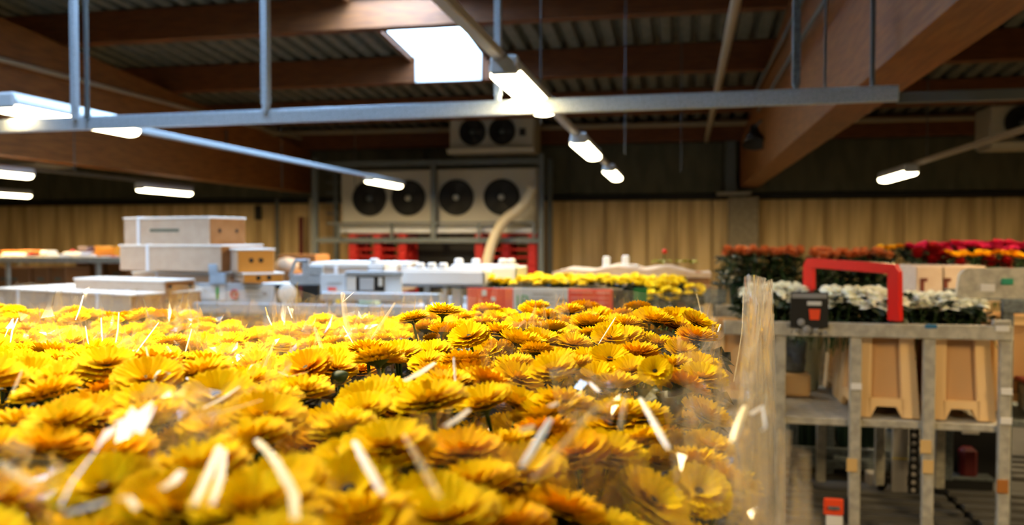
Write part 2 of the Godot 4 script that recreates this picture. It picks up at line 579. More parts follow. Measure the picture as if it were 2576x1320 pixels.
func ceiling_fittings() -> void:
	var e := 5.0
	luminaire("batten lamp over the middle, nearest one, crossed by the galvanised rail", Vector3(-0.90, 2.465, -4.89), e * 0.35)
	luminaire("batten lamp over the middle, second along its row", Vector3(-0.90, 2.465, -8.1), e * 1.2)
	luminaire("batten lamp over the middle, farthest and smallest of its row", Vector3(-0.90, 2.465, -11.3), e * 2.6)
	luminaire("batten lamp over the cut flowers, behind the viewer", Vector3(-0.90, 2.465, -1.35), e * 0.7)
	luminaire("batten lamp on the left light rail, crossed by the galvanised rail", Vector3(-4.32, 2.465, -5.32), e * 0.28)
	luminaire("batten lamp hanging before the big fan unit, seen edge on", Vector3(-4.52, 2.465, -12.3), e * 2.6)
	luminaire("batten lamp on the left light rail, behind the viewer", Vector3(-4.3, 2.465, -1.9), e * 0.4)
	luminaire("batten lamp beyond the left main beam, above the stacked cartons", Vector3(-8.05, 2.36, -11.9), e * 2.6)
	luminaire("batten lamp beyond the left main beam, cut by the picture edge, the higher one", Vector3(-7.98, 2.39, -8.35), e)
	luminaire("batten lamp beyond the left main beam, cut by the picture edge, the lower one", Vector3(-11.42, 2.37, -12.2), e * 2.6)
	luminaire("batten lamp right of the main beam, on the slanting conduit", Vector3(2.62, 2.38, -11.05), e * 2.6)
	luminaire("batten lamp right of the main beam, outside the picture", Vector3(2.72, 2.39, -4.4), e * 1.4)
	luminaire("batten lamp right of the main beam, behind the viewer", Vector3(2.72, 2.39, -0.9), e * 2.2)
	luminaire("batten lamp at the far right of the hall, outside the picture", Vector3(5.9, 2.39, -11.0), e * 2.6)
	luminaire("batten lamp at the far right of the hall, nearer and outside the picture", Vector3(5.9, 2.39, -5.5), e)
	luminaire("batten lamp at the far left of the hall, outside the picture", Vector3(-11.4, 2.39, -8.0), e)
	# light rails that carry the lamps
	for r in [[-0.93, 2.0, -12.0, "rail_white", "pale light rail over the middle, carrying three batten lamps"], [-4.45, 2.0, -13.0, "galvanised", "light rail on the left, running to the big fan unit"], [-8.0, 2.0, -12.6, "rod_grey", "dim light rail beyond the left main beam"], [2.7, 2.0, -11.7, "pipe_tan", "thin light rail right of the main beam"]]:
		var st := mesher()
		beam(st, Vector3(r[0], (2.60 if r[0] > -2.0 else 2.56) if r[0] < 0.0 and r[0] > -5.0 else 2.53, r[1]), Vector3(r[0], (2.60 if r[0] > -2.0 else 2.56) if r[0] < 0.0 and r[0] > -5.0 else 2.53, r[2]), 0.06, 0.05, 0.006)
		tag(build("light_rail", st, mats[r[3]]), r[4], "rail")
	# galvanised channel across the hall, on its hangers
	var t := thing("cross_rail", "long galvanised channel rail crossing under the lamps", "rail", Vector3(0, 0, -4.7))
	var st2 := mesher()
	beam(st2, Vector3(-5.6, 2.395, -0.12), Vector3(1.12, 2.410, -0.02), 0.045, 0.074, 0.004)
	build("channel", st2, mats.galvanised, t)
	st2 = mesher()
	beam(st2, Vector3(-5.6, 2.437, -0.13), Vector3(1.12, 2.452, -0.03), 0.06, 0.010, 0.002)
	build("lip", st2, mats.galvanised, t)
	st2 = mesher()
	beam(st2, Vector3(1.12, 2.395, -0.04), Vector3(6.5, 2.37, 0.05), 0.04, 0.06, 0.004)
	build("end_piece", st2, mats.rod_grey, t)
	for h in [[-3.87, 0.021, "galvanised"], [-3.78, 0.012, "rod_grey"], [-2.52, 0.024, "galvanised"], [-1.05, 0.02, "galvanised"], [0.61, 0.02, "frame_steel"], [0.76, 0.007, "rod_grey"], [1.0, 0.012, "rod_grey"]]:
		st2 = mesher()
		var r: float = h[1]
		beam(st2, Vector3(h[0], 2.48, -0.06), Vector3(h[0], deck_y(4.76), -0.06), r * 2, r * 2, 0.004, Vector3.FORWARD)
		if r > 0.015:
			beam(st2, Vector3(h[0] + r * 0.75, 2.5, -0.035), Vector3(h[0] + r * 0.75, deck_y(4.7), -0.035), r * 0.35, r * 0.6)
		box(st2, Vector3(h[0], 2.46, -0.06), Vector3(r * 1.4, 0.07, 0.05), 0.004)
		build("hanger", st2, mats[h[2]], t)
	# thin rods
	for w in [[-8.2, 7.6], [-5.7, 14.0], [-1.02, 6.1], [-0.55, 8.4], [0.0, 10.9], [2.68, 10.0], [-7.5, 9.2], [-6.6, 13.0]]:
		st2 = mesher()
		var d: float = w[1]
		tube(st2, [Vector3(w[0], 2.5, -d), Vector3(w[0], deck_y(d), -d)], 0.007, 6)
		tag(build("hanging_rod", st2, mats.rod_grey), "thin grey rod hanging from the roof deck", "rod", "thin rods under the roof")
	# pipes
	pipe("conduit", [Vector3(0.37, 3.5, 1.0), Vector3(0.47, 3.5, -16.2)], 0.045, "pipe_tan", "pale pipe running back above the middle, left of the right main beam", "pipe")
	pipe("wall_pipe", [Vector3(-16.8, 3.86, -15.95), Vector3(9.0, 3.76, -15.95)], 0.055, "pipe_tan", "long pale pipe along the top of the far wall", "pipe")
	pipe("cable_line", [Vector3(-7.6, 3.69, 2.0), Vector3(-7.6, 3.69, -15.8)], 0.03, "pipe_tan", "upper pipe along the left main beam", "pipe")
	pipe("cable_line", [Vector3(-7.62, 3.22, 2.0), Vector3(-7.62, 3.22, -13.0), Vector3(-7.62, 3.5, -13.0)], 0.018, "rod_grey", "lower thin cable along the left main beam", "cable")
	pipe("conduit", [Vector3(1.04, 3.42, 2.0), Vector3(1.04, 3.42, -12.0)], 0.02, "frame_steel", "grey conduit along the right main beam, the lower one", "pipe")
	pipe("conduit", [Vector3(1.04, 3.75, 2.0), Vector3(1.04, 3.75, -13.0)], 0.02, "frame_steel", "grey conduit along the right main beam, the upper one", "pipe")
	t = thing("beam_speaker", "dark horn speaker on the side of the right main beam", "speaker", Vector3(0.98, 3.02, -11.8))
	st2 = mesher()
	lathe(st2, [Vector2(0.0, 0.20), Vector2(0.05, 0.2), Vector2(0.07, 0.1), Vector2(0.17, -0.1), Vector2(0.16, -0.1), Vector2(0.05, 0.08), Vector2(0, 0.08)], 16, Transform3D(Basis(Vector3.RIGHT, -0.4), Vector3(0, 0, 0)))
	build("horn", st2, mats.black_plastic, t)
	st2 = mesher()
	beam(st2, Vector3(0, 0.15, 0), Vector3(0.09, 0.24, 0), 0.03, 0.03)
	build("bracket", st2, mats.frame_steel, t)
	# opener arm of the roof light
	t = thing("opener_arm", "white folding opener arm in the bright roof light", "arm", Vector3(-3.3, deck_y(9.6) + 0.05, -9.65))
	st2 = mesher()
	beam(st2, Vector3(-0.12, 0.08, 0), Vector3(0, 0.0, 0), 0.035, 0.035, 0.006)
	beam(st2, Vector3(0, 0, 0), Vector3(0.19, 0.10, 0), 0.05, 0.05, 0.006)
	build("arm", st2, mats.white_paint, t)
	t = thing("air_unit", "pale ceiling unit half hidden by the left main beam", "air unit", Vector3(-11.9, 3.0, -13.2))
	st2 = mesher()
	box(st2, Vector3(0, 0.2, 0), Vector3(1.4, 0.4, 0.8), 0.03)
	build("casing", st2, mats.cooler_grey, t)
	st2 = mesher()
	box(st2, Vector3(0, -0.02, 0), Vector3(1.5, 0.04, 0.9), 0.01)
	build("drip_tray", st2, mats.housing, t)

func pipe(called: String, pts: Array, r: float, m: String, label: String, cat: String) -> void:
	var st := mesher()
	tube(st, pts, r, 10)
	tag(build(called, st, mats[m]), label, cat)

# ---------- the fan coolers at the far wall ----------
func fan(t: Node3D, c: Vector3, r: float, lit: bool) -> void:
	var st := mesher()
	lathe(st, [Vector2(r * 1.12, 0.0), Vector2(r * 1.1, 0.05), Vector2(r, 0.06), Vector2(r * 0.96, 0.0)], 32, Transform3D(Basis(Vector3.RIGHT, PI / 2), c))
	var ring := build("fan_ring", st, mats.fan_black, t)
	st = mesher()
	lathe(st, [Vector2(r, 0.008), Vector2(0, 0.008)], 28, Transform3D(Basis(Vector3.RIGHT, PI / 2), c))
	build("fan_well", st, mats.fan_black, ring)
	st = mesher()
	for k in 5:
		var a := TAU * k / 5.0
		var b := Basis(Vector3(0, 0, 1), a)
		quad(st, c + b * Vector3(r * 0.2, -r * 0.16, 0.02), c + b * Vector3(r * 0.92, -r * 0.26, 0.015), c + b * Vector3(r * 0.9, r * 0.2, 0.04), c + b * Vector3(r * 0.2, r * 0.12, 0.04))
	build("fan_blades", st, mats.black_plastic, ring)
	st = mesher()
	for k in 4:
		var pts := []
		for j in 25:
			var a := TAU * j / 24.0
			var rr := r * (0.35 + 0.2 * k)
			pts.append(c + Vector3(cos(a) * rr, sin(a) * rr, 0.055))
		st = mesher()
		tube(st, pts, 0.004, 4, false)
		build("grille", st, mats.dark_trim, ring)
	st = mesher()
	lathe(st, [Vector2(0.0, 0.09), Vector2(r * 0.12, 0.085), Vector2(r * 0.18, 0.05), Vector2(r * 0.18, 0.0)], 18, Transform3D(Basis(Vector3.RIGHT, PI / 2), c))
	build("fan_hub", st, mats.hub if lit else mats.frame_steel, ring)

func coolers() -> void:
	var t := thing("fan_cooler", "big cooler with four black fans on a steel rack at the far wall", "cooler", Vector3(-4.52, 0, -15.1))
	for s in [[-1.93, 0.0], [0.0, 1.93]]:
		var st := mesher()
		box(st, Vector3((s[0] + s[1]) / 2, 2.40, -0.4), Vector3(1.9, 1.12, 0.8), 0.02)
		build("casing", st, mats.cooler_grey, t)
	var st2 := mesher()
	box(st2, Vector3(0, 1.80, -0.28), Vector3(3.8, 0.10, 0.9), 0.02)
	build("drip_tray", st2, mats.housing, t)
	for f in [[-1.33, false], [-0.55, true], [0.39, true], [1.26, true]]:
		fan(t, Vector3(f[0], 2.42, 0.0), 0.305, f[1])
	# rack of square steel tube
	var rack := thing("cooler_rack", "grey steel rack that carries the four-fan cooler", "rack", Vector3(-4.6, 0, -15.0))
	for x in [-2.28, 2.12]:
		for z in [0.1, -0.9]:
			st2 = mesher()
			box(st2, Vector3(x, 1.6, z), Vector3(0.1, 3.2, 0.1), 0.008)
			build("post", st2, mats.frame_steel, rack)
	for y in [1.62, 3.06]:
		st2 = mesher()
		box(st2, Vector3(-0.08, y, 0.12), Vector3(4.4, 0.1, 0.08), 0.006)
		build("cross_beam", st2, mats.frame_steel, rack)
	st2 = mesher()
	box(st2, Vector3(0.0, 1.94, 0.2), Vector3(4.0, 0.04, 0.04), 0.004)
	build("guard_rail", st2, mats.frame_steel, rack)
	for x in [-1.75, -0.7, 0.98, 2.0]:
		st2 = mesher()
		box(st2, Vector3(x, 1.80, 0.2), Vector3(0.05, 0.32, 0.05), 0.004)
		build("stanchion", st2, mats.frame_steel, rack)
	st2 = mesher()
	box(st2, Vector3(0.1, 2.36, 0.16), Vector3(0.1, 1.5, 0.06), 0.006)
	build("middle_post", st2, mats.frame_steel, rack)
	for k in 6:
		st2 = mesher()
		box(st2, Vector3(-2.08, 1.95 + k * 0.2, -0.3), Vector3(0.3, 0.03, 0.05), 0.004)
		build("ladder_rung", st2, mats.frame_steel, rack)
	# the smaller one with two fans, hung above
	t = thing("fan_cooler", "small cooler with two black fans hung high above the big one", "cooler", Vector3(-3.43, 0, -15.0))
	small_cooler(t, 1.6)
	# half seen at the right edge
	t = thing("fan_cooler", "cooler half cut off by the picture edge, right of the main beam", "cooler", Vector3(5.45, -0.2, -14.0))
	small_cooler(t, 1.6)
	# flexible duct
	var pts := []
	var rad := []
	for p in [[1318, 532, 0], [1300, 545, 1], [1275, 562, 2], [1255, 585, 3], [1240, 612, 4], [1228, 640, 5], [1222, 670, 6]]:
		pass
	var line := [Vector3(-2.62, 2.55, -14.7), Vector3(-2.72, 2.32, -14.65), Vector3(-2.86, 2.16, -14.62), Vector3(-3.05, 2.03, -14.6), Vector3(-3.2, 1.85, -14.6), Vector3(-3.31, 1.62, -14.6), Vector3(-3.38, 1.4, -14.6), Vector3(-3.42, 1.1, -14.6), Vector3(-3.43, 0.02, -14.6)]
	var cv := Curve3D.new()
	for i in line.size():
		var a: Vector3 = line[maxi(i - 1, 0)]
		var b: Vector3 = line[mini(i + 1, line.size() - 1)]
		cv.add_point(line[i], (a - b) * 0.16, (b - a) * 0.16)
	var len := cv.get_baked_length()
	for i in 120:
		pts.append(cv.sample_baked(len * i / 119.0))
		rad.append(0.098 if i % 2 == 0 else 0.088)
	var st3 := mesher()
	tube(st3, pts, rad, 14)
	tag(build("drain_hose", st3, mats.duct_white), "white ribbed hose bending down from the big cooler", "hose")
	var sheet := thing("dark_board", "dark board leaning under the rack between the two pallet stacks", "board", Vector3(-4.4, 0.0, -15.7))
	st3 = mesher()
	box(st3, Vector3(0, 0.78, 0), Vector3(1.9, 1.56, 0.04), 0.005)
	build("board", st3, mats.fan_black, sheet)
	# red pallets stacked under the rack
	pallets(Vector3(-5.65, 0, -15.35), "stack under the left of the rack")
	pallets(Vector3(-3.16, 0, -15.35), "stack under the right of the rack")

func small_cooler(t: Node3D, w: float) -> void:
	var st := mesher()
	box(st, Vector3(0, 3.58, -0.35), Vector3(w, 0.62, 0.7), 0.02)
	build("casing", st, mats.cooler_grey, t)
	st = mesher()
	prism(st, [Vector2(-0.45, 3.22), Vector2(0.08, 3.22), Vector2(0.14, 3.31), Vector2(-0.6, 3.31)], w + 0.04, Transform3D(Basis(Vector3(0, 0, 1), Vector3(0, 1, 0), Vector3(-1, 0, 0)), Vector3(-w / 2 - 0.02, 0, 0)))
	build("drip_tray", st, mats.cooler_grey, t)
	for x in [-0.36, 0.2]:
		fan(t, Vector3(x, 3.62, 0.0), 0.225, false)
	st = mesher()
	box(st, Vector3(w / 2 - 0.22, 3.6, 0.005), Vector3(0.12, 0.14, 0.02), 0.004)
	build("control_box", st, mats.black_plastic, t)
	for x in [-0.6, 0.6]:
		st = mesher()
		tube(st, [Vector3(x, 3.88, -0.3), Vector3(x, deck_y(15.0) - 0.02, -0.3)], 0.015, 6)
		build("hanger", st, mats.frame_steel, t)

func pallets(at: Vector3, where: String) -> void:
	for k in 12:
		if k == 0:
			pallet0 = thing("red_pallet", "", "pallet", at, 0.0)
			var st := mesher()
			for z in [-0.32, -0.16, 0.0, 0.16, 0.32]:
				st = mesher()
				box(st, Vector3(0, 0.135, z), Vector3(1.16, 0.018, 0.12), 0.003)
				build("slat", st, mats.pallet_red, pallet0)
			for z in [-0.34, 0.0, 0.34]:
				st = mesher()
				box(st, Vector3(0, 0.009, z), Vector3(1.16, 0.018, 0.12), 0.003)
				build("skid", st, mats.pallet_red, pallet0)
				for x in [-0.5, 0.0, 0.5]:
					st = mesher()
					box(st, Vector3(x, 0.072, z), Vector3(0.15, 0.106, 0.12), 0.004)
					build("block", st, mats.pallet_red, pallet0)
			tag(pallet0, "lowest red pallet in the " + where, "pallet", "red pallets, " + where)
		else:
			copy_of(pallet0, at + Vector3(0, 0.145 * k, 0), 0.0, "red pallet %s in the %s" % [["", "second from the ground", "third from the ground", "fourth from the ground", "fifth from the ground", "sixth from the ground", "sixth from the top", "fifth from the top", "fourth from the top", "third from the top", "second from the top", "on the top"][k], where], "red pallets, " + where)

var pallet0: Node3D

# ---------- the yellow chrysanthemums in front ----------
func petal(st: SurfaceTool, a: float, r0: float, r1: float, w: float, h0: float, rise: float, tip: float, cup: float, base: Color, edge: Color) -> void:
	var along := [0.0, 0.3, 0.56, 0.8, 0.91, 0.97, 1.0]
	var rows := 6
	var grid := []
	var cols := []
	var ra := Vector3(cos(a), 0, sin(a))
	var ta := Vector3(-sin(a), 0, cos(a))
	for i in rows + 1:
		var s: float = along[i]
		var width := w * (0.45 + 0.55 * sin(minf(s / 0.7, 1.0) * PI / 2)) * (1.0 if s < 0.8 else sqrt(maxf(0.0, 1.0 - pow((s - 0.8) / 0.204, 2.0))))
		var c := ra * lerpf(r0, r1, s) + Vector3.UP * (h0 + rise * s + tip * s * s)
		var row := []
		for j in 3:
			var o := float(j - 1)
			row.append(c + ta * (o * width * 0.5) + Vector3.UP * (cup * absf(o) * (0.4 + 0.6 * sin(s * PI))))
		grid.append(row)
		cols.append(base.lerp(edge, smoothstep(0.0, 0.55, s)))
	st.set_smooth_group(1)
	for i in rows:
		for j in 2:
			for p in [[i, j], [i, j + 1], [i + 1, j + 1], [i, j], [i + 1, j + 1], [i + 1, j]]:
				st.set_color(cols[p[0]])
				st.add_vertex(grid[p[0]][p[1]])

func whorl(n: int, r0: float, r1: float, w: float, h0: float, rise: float, tip: float, cup: float, warm: float) -> SurfaceTool:
	var st := mesher()
	for k in n:
		var a := TAU * (k + rng.randf_range(-0.15, 0.15)) / n
		var j := rng.randf_range(0.96, 1.04)
		var tone := rng.randf_range(-0.04, 0.04)
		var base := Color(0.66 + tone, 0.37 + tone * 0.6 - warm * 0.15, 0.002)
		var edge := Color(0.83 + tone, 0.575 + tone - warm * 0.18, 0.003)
		petal(st, a, r0, r1 * j, w, h0, rise * rng.randf_range(0.85, 1.15), tip * rng.randf_range(0.7, 1.3), cup, base, edge)
	return st

func make_flower(open: float, warm: float) -> Node3D:
	# unit: the radius of the head; open 0 = cupped, 1 = flat
	var t := thing("chrysanthemum", "", "flower")
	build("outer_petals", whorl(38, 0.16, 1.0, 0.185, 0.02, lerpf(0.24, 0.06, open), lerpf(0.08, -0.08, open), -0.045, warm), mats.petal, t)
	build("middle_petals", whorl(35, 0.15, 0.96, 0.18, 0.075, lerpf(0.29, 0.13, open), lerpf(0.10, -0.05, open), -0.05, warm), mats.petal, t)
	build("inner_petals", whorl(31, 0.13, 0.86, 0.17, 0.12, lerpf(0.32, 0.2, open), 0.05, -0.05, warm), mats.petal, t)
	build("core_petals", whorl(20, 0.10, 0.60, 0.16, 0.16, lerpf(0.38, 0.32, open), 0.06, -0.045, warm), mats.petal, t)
	var st := mesher()
	lathe(st, [Vector2(0, 0.22), Vector2(0.08, 0.22), Vector2(0.14, 0.18), Vector2(0.17, 0.05)], 14)
	build("flower_disc", st, mats.flower_disc, t)
	st = mesher()
	lathe(st, [Vector2(0.5, 0.10), Vector2(0.42, 0.0), Vector2(0.3, -0.08), Vector2(0.14, -0.16), Vector2(0.08, -0.26)], 16)
	build("calyx", st, mats.calyx_green, t)
	st = mesher()
	var bend := rng.randf_range(-0.5, 0.5)
	tube(st, [Vector3(0, -0.1, 0), Vector3(bend * 0.05, -1.2, 0.02), Vector3(bend * 0.4, -3.5, 0.1), Vector3(bend, -8.0, 0.2)], [0.075, 0.065, 0.075, 0.09], 7)
	build("stem", st, mats.stem_green, t)
	for k in 4:
		st = mesher()
		leaf(st, Vector3(bend * 0.05, -1.2 - 0.7 * k, 0.0), rng.randf() * TAU + k * 2.2, rng.randf_range(1.5, 2.2))
		build("leaf", st, mats.leaf_green, t)
	return t

func leaf(st: SurfaceTool, at: Vector3, a: float, size: float) -> void:
	var w := [0.06, 0.30, 0.20, 0.42, 0.26, 0.34, 0.0]
	var ra := Vector3(cos(a), 0, sin(a))
	var ta := Vector3(-sin(a), 0, cos(a))
	st.set_smooth_group(1)
	for i in 6:
		var s0 := i / 6.0
		var s1 := (i + 1) / 6.0
		var c0 := at + ra * s0 * size + Vector3.UP * size * (0.45 * s0 - 0.55 * s0 * s0)
		var c1 := at + ra * s1 * size + Vector3.UP * size * (0.45 * s1 - 0.55 * s1 * s1)
		for o in [-1.0, 1.0]:
			var a0: Vector3 = c0 + ta * (w[i] * size * o) + Vector3.UP * 0.08 * size * float(i % 2)
			var a1: Vector3 = c1 + ta * (w[i + 1] * size * o) + Vector3.UP * 0.08 * size * float((i + 1) % 2)
			quad(st, c0, c1, a1, a0)

const BED_LEFT := -1.70
const BED_RIGHT := 0.05
const BED_FRONT := 0.36
const BED_BACK := 1.76

func bed_height(x: float, d: float) -> float:
	var h := 1.488 + 0.010 * sin(x * 9.0 + 1.0) * cos(d * 8.0) + 0.008 * sin(d * 5.0 + x * 3.0)
	h -= 0.10 * smoothstep(-0.16, 0.06, x) * smoothstep(0.0, 0.5, 1.15 - d)
	h -= 0.02 * (1.0 - smoothstep(0.4, 0.75, d))
	var left := 1.0 - smoothstep(-0.62, -0.35, x)
	h -= 0.036 * smoothstep(0.8, 1.2, d) * left
	h += 0.020 * smoothstep(1.4, 1.75, d) * (1.0 - smoothstep(-1.3, -0.9, x))
	h -= 0.018 * smoothstep(1.45, 1.75, d) * smoothstep(-0.12, 0.0, x)
	return h

func foreground() -> void:
	var kinds := []
	for k in 6:
		kinds.append(make_flower([0.1, 0.35, 0.55, 0.75, 0.45, 0.9][k], [0.0, 0.2, 0.0, 0.1, 0.6, 0.0][k]))
	var used := 0
	var spots := []
	var step := 0.0575
	var row := 0
	var d := BED_FRONT + 0.02
	while d < BED_BACK:
		# as wide as the picture sees at this depth, and a little more
		var left := maxf(BED_LEFT, -0.94 * d - 0.05)
		var x := BED_RIGHT - 0.02 - (0.5 if row % 2 else 0.0) * step
		while x > left:
			spots.append(Vector2(x + rng.randf_range(-0.014, 0.014), d + rng.randf_range(-0.014, 0.014)))
			x -= step
		d += step * 0.9
		row += 1
	# flowers that stand apart from the rest: place, height, size, turn of the head, words
	var special := [
		[Vector3(-0.398, 1.522, -1.365), 0.031, Vector2(0.02, -0.05), "tall yellow chrysanthemum standing clear above the back edge of the bed"],
		[Vector3(-0.460, 1.506, -1.393), 0.030, Vector2(0.05, 0.15), "yellow chrysanthemum just left of the tallest one, seen through film"],
		[Vector3(0.016, 1.422, -0.752), 0.032, Vector2(0.5, -0.2), "low yellow chrysanthemum facing the viewer at the near right corner of the bed"],
		[Vector3(-0.028, 1.495, -0.970), 0.021, Vector2(0.75, 0.0), "small orange-yellow chrysanthemum with a dark eye, facing forward among bare stems"],
		[Vector3(-0.143, 1.495, -0.946), 0.030, Vector2(0.28, 0.05), "wide open yellow chrysanthemum tipped forward, right of the middle of the bed"],
		[Vector3(-0.286, 1.511, -1.112), 0.031, Vector2(0.45, 0.1), "large yellow chrysanthemum tipped towards the viewer at the back middle"],
		[Vector3(-0.223, 1.497, -0.726), 0.037, Vector2(0.10, 0.12), "broad yellow chrysanthemum in sharp focus at the middle of the bed"],
		[Vector3(-0.357, 1.502, -0.944), 0.034, Vector2(-0.12, 0.2), "yellow chrysanthemum tilted away to show its dark green underside"],
	]
	for s in special:
		var p: Vector3 = s[0] * Vector3(1, 1, -1)
		place_flower(kinds[2], p, s[1], s[2], s[3], "", used)
		used += 1
	for o in get_children():
		if o.has_meta("label") and str(o.get_meta("label")).contains("above the back edge"):
			for c in o.get_children():
				if str(c.name).begins_with("leaf"):
					c.free()
	var rest := []
	for s in spots:
		var near := false
		for q in special:
			if Vector2(q[0].x, -q[0].z).distance_to(s) < 0.042:
				near = true
		if near or (absf(s.x + 0.39) < 0.035 and absf(s.y - 0.88) < 0.035):
			continue
		var k: int = [0, 1, 2, 3, 5, 1, 2, 3, 4][rng.randi() % 9]
		var h := bed_height(s.x, s.y) + rng.randf_range(-0.018, 0.012)
		var tilt := Vector2(rng.randfn(0.08, 0.16), rng.randfn(0.0, 0.15))
		if s.x > -0.03:
			tilt.y -= 0.25
		if used >= 305:
			var size := rng.randf_range(0.0275, 0.0355)
			rest.append(Transform3D((Basis(Vector3.RIGHT, tilt.x) * Basis(Vector3.BACK, tilt.y) * Basis(Vector3.UP, rng.randf() * TAU)).scaled(Vector3.ONE * size), Vector3(s.x, h, -s.y)))
			continue
		place_flower(kinds[k], Vector3(s.x, h, s.y), rng.randf_range(0.0275, 0.0355) + 0.003 * (1.0 - smoothstep(0.6, 0.95, s.y)), tilt, label_for(s), "yellow chrysanthemums " + label_for(s).substr(label_for(s).find("in the")), used)
		used += 1
	print("flowers ", used, " and ", rest.size())
	# the rows farthest back, past the first three hundred, and the lower tier between the nearer ones
	for s in spots:
		if s.y < 1.2 and s.x < 0.0:
			var q := Vector3(s.x + 0.028 + rng.randf_range(-0.01, 0.01), bed_height(s.x, s.y) - rng.randf_range(0.035, 0.06), -s.y + rng.randf_range(-0.02, 0.02))
			rest.append(Transform3D((Basis(Vector3.RIGHT, rng.randfn(0.15, 0.2)) * Basis(Vector3.BACK, rng.randfn(0.0, 0.2)) * Basis(Vector3.UP, rng.randf() * TAU)).scaled(Vector3.ONE * rng.randf_range(0.026, 0.033)), q))
	var whole := ArrayMesh.new()
	for c in kinds[1].get_children():
		var part := SurfaceTool.new()
		part.append_from(c.mesh, 0, c.transform)
		part.set_material(c.material_override)
		part.commit(whole)
	var mm := MultiMesh.new()
	mm.transform_format = MultiMesh.TRANSFORM_3D
	mm.mesh = whole
	mm.instance_count = rest.size()
	for i in rest.size():
		mm.set_instance_transform(i, rest[i])
	var mi := MultiMeshInstance3D.new()
	mi.multimesh = mm
	mi.name = "far_chrysanthemums"
	mi.set_meta("kind", "stuff")
	tag(mi, "mass of yellow chrysanthemums in the farthest rows and the lower tier of the front bed", "flowers")
	add_child(mi)
	# one that has lost its petals
	var bare := thing("flower_button", "green flower button without petals, left of the middle of the bed", "flower", Vector3(-0.385, 1.491, -0.897))
	var st := mesher()
	lathe(st, [Vector2(0, 0.006), Vector2(0.005, 0.006), Vector2(0.009, 0.004), Vector2(0.010, 0.0), Vector2(0.007, -0.005), Vector2(0.003, -0.009)], 14)
	build("calyx", st, mats.calyx_green, bare)
	st = mesher()
	tube(st, [Vector3(0, -0.01, 0), Vector3(0.004, -0.12, 0), Vector3(0, -0.28, 0)], 0.0028, 6)
	build("stem", st, mats.stem_green, bare)
	for k in kinds:
		if not k.has_meta("used"):
			k.free()
	trolley_under_flowers()
	sleeves()

func label_for(s: Vector2) -> String:
	var i := clampi(int((s.x + 1.6525) / 0.285), 0, 5)
	var j := clampi(int((s.y - 0.3275) / 0.285), 0, 4)
	return "yellow chrysanthemum among others, in the %s of bunches, the bunch %s" % [["front row", "second row", "third row", "fourth row", "back row"][j], ["at the far left", "fifth from the right", "fourth from the right", "third from the right", "second from the right", "at the right end"][i]]

func place_flower(kind: Node3D, p: Vector3, size: float, tilt: Vector2, label: String, grp: String, n: int) -> void:
	var o := kind
	if kind.has_meta("used"):
		o = kind.duplicate()
		o.name = numbered("chrysanthemum")
		add_child(o)
	kind.set_meta("used", true)
	o.set_meta("label", label)
	if grp != "":
		o.set_meta("group", grp)
	elif o.has_meta("group"):
		o.remove_meta("group")
	o.position = Vector3(p.x, p.y, -p.z)
	o.basis = (Basis(Vector3.RIGHT, tilt.x) * Basis(Vector3.BACK, tilt.y) * Basis(Vector3.UP, rng.randf() * TAU)).scaled(Vector3.ONE * size)

func trolley_under_flowers() -> void:
	var t := thing("flower_trolley", "steel trolley that carries the yellow chrysanthemums in front", "trolley", Vector3(-0.8, 0, -1.04))
	var st := mesher()
	box(st, Vector3(0, 1.03, 0), Vector3(1.76, 0.03, 1.5), 0.006)
	build("shelf", st, mats.worn_alu, t)
	st = mesher()
	box(st, Vector3(0, 0.24, 0), Vector3(1.76, 0.05, 1.5), 0.01)
	build("base", st, mats.worn_alu, t)
	for x in [-0.86, 0.86]:
		for z in [-0.73, 0.73]:
			st = mesher()
			box(st, Vector3(x, 0.64, z), Vector3(0.04, 0.77, 0.04), 0.004)
			build("post", st, mats.worn_alu, t)
			st = mesher()
			lathe(st, [Vector2(0, -0.03), Vector2(0.09, -0.03), Vector2(0.1, -0.01), Vector2(0.1, 0.01), Vector2(0.09, 0.03), Vector2(0, 0.03)], 18, Transform3D(Basis(Vector3.BACK, PI / 2), Vector3(x * 0.92, 0.1, z * 0.85)))
			build("wheel", st, mats.black_plastic, t)
	var first: Node3D = null
	for i in 6:
		for j in 5:
			var at := Vector3(-1.51 + i * 0.285, 1.045, -0.47 - j * 0.285)
			if first == null:
				first = thing("flower_bucket", "black plastic bucket under the yellow chrysanthemums", "bucket", at, 0.0, "black buckets under the chrysanthemums")
				st = mesher()
				lathe(st, [Vector2(0.0, 0.01), Vector2(0.095, 0.01), Vector2(0.125, 0.24), Vector2(0.135, 0.24), Vector2(0.135, 0.25), Vector2(0.12, 0.25), Vector2(0.09, 0.02), Vector2(0, 0.02)], 20)
				build("bucket", st, mats.bucket_black, first)
			else:
				copy_of(first, at, 0.0)

